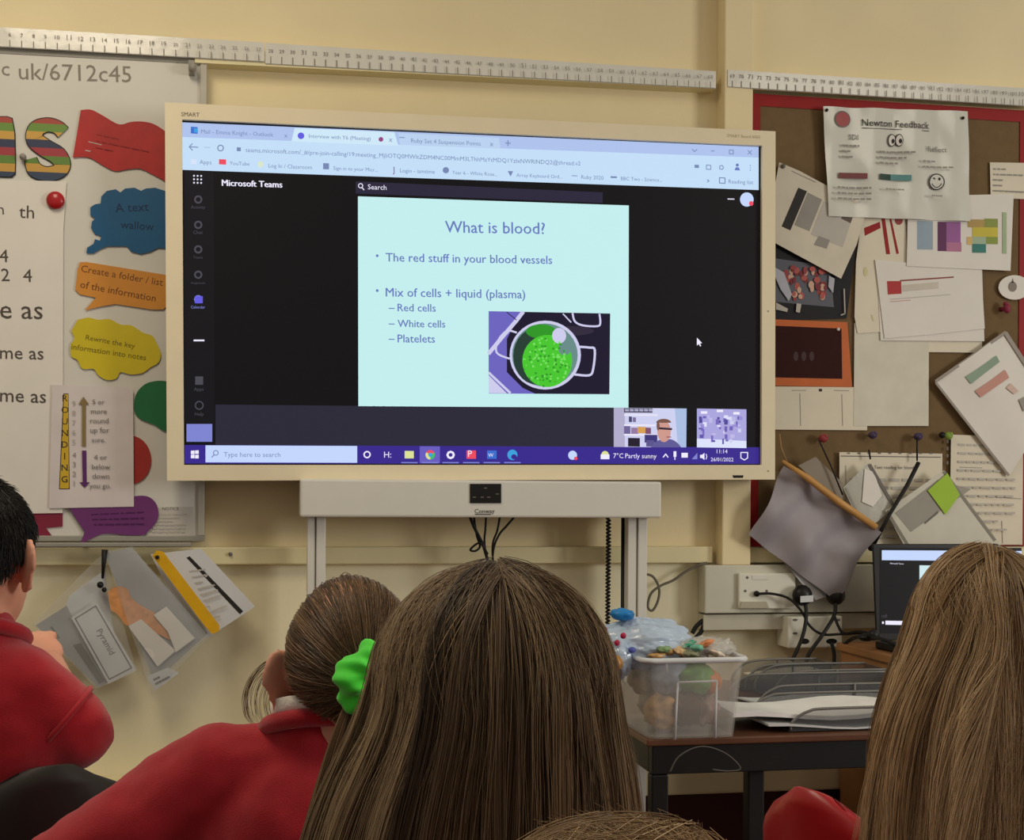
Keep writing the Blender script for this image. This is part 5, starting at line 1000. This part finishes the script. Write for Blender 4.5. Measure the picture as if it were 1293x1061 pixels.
def long_hair(name, parent, C, yaw, a, bb, c, prof, d, mat, n, clumps, seed, r=.0009, zend=(-.45, -.30), rough=.003, phis=150, fly=200, root_y=(-.45, .75), ybelow=.92, split=None, tone_bias=0.0, kk=26, tip=0.0, shellend=None, relief=.0045, rootx=.035, gather=.6):
    """hair from a parting over the skull (radii a,bb,c round C) falling as a skirt whose half widths follow prof [(v, left u, right u)] at depth d"""
    rng = np.random.default_rng(seed); Rt, Fw = frame(yaw); Rn, Fn = np.array(Rt), np.array(Fw); Cn = np.array(C)
    zt, lx, rx = [], [], []
    for v, ul, ur in prof:
        p0 = at(ul, v, d); p1 = at(ur, v, d); zt.append(p0.z - C.z); lx.append(-(p0 - C).dot(R0)); rx.append((p1 - C).dot(R0))
    zt = np.array(zt)[::-1]; lx = np.array(lx)[::-1] / a; rx = np.array(rx)[::-1] / a; zeq = -.05 * c
    def surf(phi, yr, s, off, zend_):
        # phi (N,), s (K,) in 0..2: dome then fall
        N = len(phi); sd = s[s <= 1]; sf = s[s > 1] - 1
        r0 = np.stack([rootx * np.sin(phi * 7.3 + yr * 31) * (rootx > .1) + .06 * np.sin(phi) * np.abs(np.sin(phi * 37 + yr * 91)), yr, np.ones(N)], 1); e = np.stack([np.sin(phi), -np.cos(phi), np.full(N, -.05)], 1)
        D = slerp(r0, e, sd); R_ = (1 + off[:, None, None] / .09)
        P1 = np.stack([D[..., 0] * a, D[..., 1] * bb, D[..., 2] * c], -1) * R_
        z = zeq + (zend_[:, None] - zeq) * sf[None, :]
        fx = np.where(np.sin(phi)[:, None] < 0, np.interp(z, zt, lx), np.interp(z, zt, rx)); f0 = np.where(np.sin(phi)[:, None] < 0, np.interp(zeq, zt, lx), np.interp(zeq, zt, rx))
        w_ = np.clip((zeq - z) / .05, 0, 1); fx = (1 * (1 - w_) + fx * w_)
        fy = 1 + (ybelow - 1) * np.clip((zeq - z) / .12, 0, 1)
        P2 = np.stack([np.sin(phi)[:, None] * a * fx, -np.cos(phi)[:, None] * bb * fy, z], -1); P2[..., 0] *= R_[..., 0]; P2[..., 1] *= R_[..., 0]
        return np.concatenate([P1, P2], 1)
    K = kk; s = np.concatenate([np.linspace(0.02, 1, K // 2), 1 + np.linspace(0, 1, K // 2 + 1)[1:]])
    pm = math.radians(phis)
    cp = rng.uniform(-pm, pm, clumps); ct = rng.normal(0, relief, clumps); cy = rng.uniform(root_y[0], root_y[1], clumps); tone_c = rng.normal(.47 + tone_bias, .21, clumps); cw = rng.normal(0, .07, clumps); cfr = rng.uniform(0, 6.28, clumps)
    back = np.abs(cp) < .9; cy = np.where(back, rng.uniform(root_y[0], .1, clumps), cy)
    ci = rng.integers(0, clumps, n); ph = cp[ci] + rng.normal(0, .045, n); yr = np.clip(cy[ci] + rng.normal(0, .12, n), root_y[0], root_y[1]); off = ct[ci] + rng.normal(0, .002, n)
    ze = rng.uniform(zend[0], zend[1], n)
    if split is not None:
        g = np.abs(ph - split[0]) < split[1]; ze = np.where(g & (rng.random(n) < split[3]), split[2] + rng.normal(0, .03, n), ze)
    P = surf(np.clip(ph, -pm, pm), yr, s, off, ze)
    t = np.linspace(0, 1, P.shape[1]); amp = rough * (t ** 1.2)
    Wv = np.sin(t[None, :] * (5 + 4 * rng.random(clumps))[ci][:, None] + cfr[ci][:, None]) * amp[None, :] * 2.2 + np.sin(t[None, :] * rng.uniform(6, 18, n)[:, None] + rng.uniform(0, 6.28, n)[:, None]) * amp[None, :] * .55
    P[..., 0] += Wv * np.abs(np.cos(ph))[:, None]; P[..., 1] += Wv * np.sin(ph)[:, None] * .6
    P[..., 0] += (cw[ci][:, None] * .25 * (t[None, :] ** 2) * .1)
    # locks gather towards their tips
    gat = (gather * t ** 1.5)[None, :]; ctr = surf(np.clip(cp, -pm, pm), cy, s, ct, np.full(clumps, np.mean(zend)))[ci]
    P[..., 0] = P[..., 0] * (1 - gat) + (ctr[..., 0] + Wv * .6) * gat; P[..., 1] = P[..., 1] * (1 - gat) + ctr[..., 1] * gat
    for _ in range(4): P[:, 1:-1] = .25 * P[:, :-2] + .5 * P[:, 1:-1] + .25 * P[:, 2:]
    tone = np.clip(tone_c[ci] + rng.normal(0, .07, n), 0, 1); tone = np.clip(tone[:, None] + tip * (np.linspace(0, 1, P.shape[1])[None, :] - .35), 0, 1); groups = [(P, np.full(n, r) * rng.uniform(.6, 1.25, n), tone)]
    if fly:
        ph2 = rng.uniform(-pm, pm, fly); P2 = surf(ph2, rng.uniform(root_y[0], root_y[1], fly), s, rng.uniform(.002, .010, fly), rng.uniform(zend[0], zend[1], fly))
        q = np.sin(t[None, :] * rng.uniform(3, 9, fly)[:, None] + rng.uniform(0, 6.28, fly)[:, None]) * .006 * t[None, :]; P2[..., 0] += q; P2[..., 2] += q * .4
        groups.append((P2, np.full(fly, r * .38), rng.uniform(.5, 1, fly)))
    gp = np.linspace(-pm, pm, 60); gs = surf(gp, np.where(np.abs(gp) < .9, -.2, .2), s, np.full(60, -.006), np.full(60, shellend or np.mean(zend) * .97)); nK = gs.shape[1]
    ii = (np.arange(59)[:, None] * nK + np.arange(nK - 1)[None, :]).ravel(); SF = np.stack([ii, ii + 1, ii + nK + 1, ii + nK], 1)
    def world(P_): return Cn + P_[..., :1] * Rn + P_[..., 1:2] * Fn + P_[..., 2:3] * np.array([0, 0, 1.])
    groups = [(world(P_), R_, T_) for P_, R_, T_ in groups]
    return strands_mesh(name, parent, groups, mat, (world(gs).reshape(-1, 3), SF, .36 + tone_bias))

# girl in the middle, long brown hair
D1 = 1.07; H = at(630, 897, D1)
g, L, Rt, Fw_, Mh = person('person with long straight brown hair, seen from behind in the middle foreground', H, .05, head_s=.95, thigh=.28)
long_hair('hair', g, at(625, 868, D1), .05, .0895, .108, .0915, [(760, 512, 740), (850, 482, 764), (900, 464, 774), (950, 448, 784), (1000, 430, 790), (1061, 410, 796), (1200, 396, 805)], D1, hair_mat('brown_hair', (44, 33, 25), (112, 88, 64), (190, 162, 126)), 16000, 190, 21, r=.00044, tip=.12, zend=(-.36, -.22), fly=420, rough=.0045)

# girl at the right, long dark blonde hair
D2 = 1.62; H = at(1243, 803, D2)
J = {'neck': at(1243, 940, 1.70), 'chest': at(1243, 1075, 1.74), 'pelvis': at(1243, 1370, 1.62), 'sh-1': at(1175, 1000, 1.72), 'el-1': at(1160, 1230, 1.70), 'sh1': at(1320, 1000, 1.72), 'el1': at(1330, 1230, 1.70)}
g, L, Rt, Fw_, Mh = person('person with long dark blonde hair at the right, before the laptop', H, -.05, top='polo', head_s=.86, joints=J, thigh=.05)
long_hair('hair', g, at(1242, 782, D2), -.05, .068, .094, .081, [(740, 1182, 1304), (782, 1170, 1316), (810, 1156, 1330), (860, 1136, 1344), (920, 1118, 1354), (980, 1110, 1360), (1061, 1101, 1368), (1200, 1085, 1380)], D2, hair_mat('dark_blonde_hair', (76, 58, 40), (156, 124, 88), (218, 188, 148)), 16000, 150, 33, r=.00052, zend=(-.42, -.26), fly=700, rough=.013, tip=.42, relief=.0045, split=(-.1, .42, -.17, .86), ybelow=1.0, shellend=-.15)

# child just in front of the camera: only the top of the hair shows
D3 = .62; H = at(795, 1342, D3)
g, L, Rt, Fw_, Mh = person('person at the bottom edge, only tousled light brown hair showing', H, .0, head_s=.9, thigh=.16)
long_hair('hair', g, at(795, 1294, D3), .0, .079, .098, .084, [(1200, 600, 990), (1300, 580, 1010), (1500, 570, 1020)], D3, hair_mat('light_brown_hair', (84, 62, 42), (146, 114, 78), (204, 172, 128)), 17000, 260, 45, r=.00026, zend=(-.20, -.10), rough=.008, fly=1500, relief=.005, rootx=.5, gather=.25)

# girl with the ponytail
D4 = 1.50; H = at(442, 852, D4); sx = at
J = {'neck': at(405, 945, 1.50), 'chest': at(395, 1075, 1.50), 'pelvis': at(420, 1400, 1.50), 'sh-1': at(285, 978, 1.49), 'el-1': at(85, 1105, 1.47), 'wr-1': at(150, 1130, 1.66), 'loose': .018}
g, L, Rt, Fw_, Mh = person('person in red sweatshirt with ponytail and lime green scrunchie', H, .05, joints=J)
def cap_dirs(n, rng):
    D = rng.normal(0, 1, (n * 4, 3)); D /= np.linalg.norm(D, axis=1, keepdims=True)
    k = np.where(D[:, 1] < 0, D[:, 2] > .12 + .88 * D[:, 1], D[:, 2] > .12 + .62 * D[:, 1]); return D[k][:n]
def cap_shell(C, rad, Rt, Fw, nphi=64, nth=40):
    Rn, Fn, Un = np.array(Rt), np.array(Fw), np.array([0, 0, 1.]); V = []; ok = []
    for i in range(nth + 1):
        for j in range(nphi):
            th = math.pi * i / nth; ph = 2 * math.pi * j / nphi; d_ = np.array([math.sin(th) * math.cos(ph), math.sin(th) * math.sin(ph), math.cos(th)])
            ok.append(d_[2] > .10 + (.90 if d_[1] < 0 else .62) * d_[1]); V.append(np.array(C) + d_[0] * rad[0] * Rn + d_[1] * rad[1] * Fn + d_[2] * rad[2] * Un)
    F = []
    for i in range(nth):
        for j in range(nphi):
            q_ = (i * nphi + j, i * nphi + (j + 1) % nphi, (i + 1) * nphi + (j + 1) % nphi, (i + 1) * nphi + j)
            if all(ok[x] for x in q_): F.append(q_)
    return np.array(V), np.array(F), .3
rng = np.random.default_rng(5); HC = at(443, 838, D4); rad = np.array([.0685, .096, .0895]); n = 13000
Dr = cap_dirs(n, rng); n = len(Dr); aim = np.array([.17, -.98, -.10]); Tt = np.linspace(0, 1, 18)
DD = slerp(Dr, np.repeat(aim[None] + 0, n, 0) + rng.normal(0, .05, (n, 3)), Tt); lift = (rng.normal(.004, .0022, n)[:, None] + .010 * Tt[None, :] ** 3)[..., None]
P = DD * rad * (1 + lift / .09); Rn, Fn, Un = np.array(Rt), np.array(Fw_), np.array([0, 0, 1.])
P = np.array(HC) + P[..., :1] * Rn + P[..., 1:2] * Fn + P[..., 2:3] * Un
ang = np.arctan2(Dr[:, 2] + .1, Dr[:, 0] - .17); tone = np.clip(.42 + .16 * np.sin(ang * 23) + .10 * np.sin(ang * 57 + 1) + rng.normal(0, .10, n), 0, 1)
groups = [(P, np.full(n, .00048), tone)]
sc = np.array(HC) + aim[0] * rad[0] * Rn + aim[1] * (rad[1] + .018) * Fn + aim[2] * rad[2] * Un
nt = 3500; t_ = np.linspace(0, 1, 16); o1 = rng.normal(0, 1, (nt, 2)); o1 /= np.maximum(1, np.linalg.norm(o1, axis=1))[:, None]
tail = np.zeros((nt, 16, 3)); spread = (.010 + .020 * t_)[None, :]
tail[..., 0] = sc[0] + o1[:, :1] * spread - .045 * t_[None, :]; tail[..., 1] = sc[1] - .02 - .030 * np.sin(np.minimum(t_ * 2.2, 1.57))[None, :] + o1[:, 1:] * spread * .6 + .02 * t_[None, :]
tail[..., 2] = sc[2] + .012 * np.sin(t_ * 3)[None, :] - (.24 * t_ ** 1.25)[None, :] * rng.uniform(.8, 1.1, nt)[:, None]
groups.append((tail, np.full(nt, .0005), np.clip(rng.normal(.4, .15, nt), 0, 1)))
nl_ = 34; arc = np.array([at(u, v, d) for u, v, d in ((360, 826, 1.545), (336, 838, 1.55), (318, 856, 1.55), (309, 880, 1.55), (311, 903, 1.54), (320, 914, 1.53))]); sp = np.array([tuple(p) for p in smooth_path([tuple(q) for q in arc], 4)])
lk = sp[None] + rng.normal(0, .0022, (nl_, 1, 3)) + np.array([0.006, 0, 0])[None, None] * rng.random((nl_, 1, 1)) ** 3 * 5; groups.append((lk, np.full(nl_, .0003), rng.uniform(.2, .6, nl_)))
strands_mesh('hair', g, groups, hair_mat('ponytail_hair', (54, 39, 28), (112, 84, 58), (172, 138, 98)), cap_shell(HC, rad * 1.015, Rt, Fw_))
scv = at(470, 861, 1.362); b = MB(); n_, k_ = 110, 28; V = []; F = []
ax = Vector((.45, -1, -.12)).normalized(); e1 = ax.cross(UP).normalized(); e2 = e1.cross(ax)
for i in range(n_):
    q_ = 2 * math.pi * i / n_; ruf = .0185 + .0022 * math.sin(q_ * 4 + .6) + .0016 * math.sin(q_ * 9 + 1); rd = e1 * math.cos(q_) + e2 * math.sin(q_)
    for j in range(k_):
        w_ = 2 * math.pi * j / k_; kf = 1 + .13 * math.sin(q_ * 6 + 2 * w_) + .07 * math.sin(q_ * 13 - 3 * w_); V.append(scv + rd * (.0215 + ruf * .92 * kf * math.cos(w_)) + ax * (ruf * 1.2 * kf * math.sin(w_)))
for i in range(n_):
    for j in range(k_): F.append((i * k_ + j, i * k_ + (j + 1) % k_, ((i + 1) % n_) * k_ + (j + 1) % k_, ((i + 1) % n_) * k_ + j))
b.add(V, F, m('lime_fabric', (70, 226, 50), .75, var=.06, sheen=.2), True); tag(b.build('scrunchie', g), 'lime green scrunchie')

# boy at the left edge
D5 = 1.75; H = at(-36, 708, D5)
J = {'neck': at(-30, 822, 1.74), 'chest': at(-50, 930, 1.72), 'pelvis': at(-95, 1150, 1.72), 'sh1': at(28, 872, 1.72), 'el1': at(92, 922, 1.735), 'wr1': at(60, 840, 1.86), 'sleeve': .5, 'loose': .018}
g, L, Rt, Fw_, Mh = person('person with short black hair in red sweatshirt, at the left edge', H, .20, joints=J, polo=False)
rng = np.random.default_rng(8); HC = at(-38, 693, D5); rad = np.array([.077, .096, .0935]); n = 15000; Dr = cap_dirs(n, rng); n = len(Dr)
dn = np.stack([Dr[:, 0] * .3, Dr[:, 1] * .4 - .15, np.full(n, -1.0)], 1); dn -= Dr * (dn * Dr).sum(1, keepdims=True); dn /= np.linalg.norm(dn, axis=1, keepdims=True) + 1e-6
Tt = np.linspace(0, 1, 6); DD = Dr[:, None] + dn[:, None] * (Tt[None, :, None] * rng.uniform(.12, .26, n)[:, None, None]) + rng.normal(0, .025, (n, 1, 3)) * Tt[None, :, None]; DD /= np.linalg.norm(DD, axis=2, keepdims=True)
P = DD * rad * (1 + (rng.normal(.0035, .0015, n)[:, None] * (.4 + Tt[None]))[..., None] / .09); Rn, Fn = np.array(Rt), np.array(Fw_)
P = np.array(HC) + P[..., :1] * Rn + P[..., 1:2] * Fn + P[..., 2:3] * Un
strands_mesh('hair', g, [(P, np.full(n, .0005), np.clip(rng.normal(.4, .2, n), 0, 1))], hair_mat('black_hair', (20, 17, 16), (34, 29, 27), (60, 52, 48), .5), cap_shell(HC, rad * 1.01, Rt, Fw_))
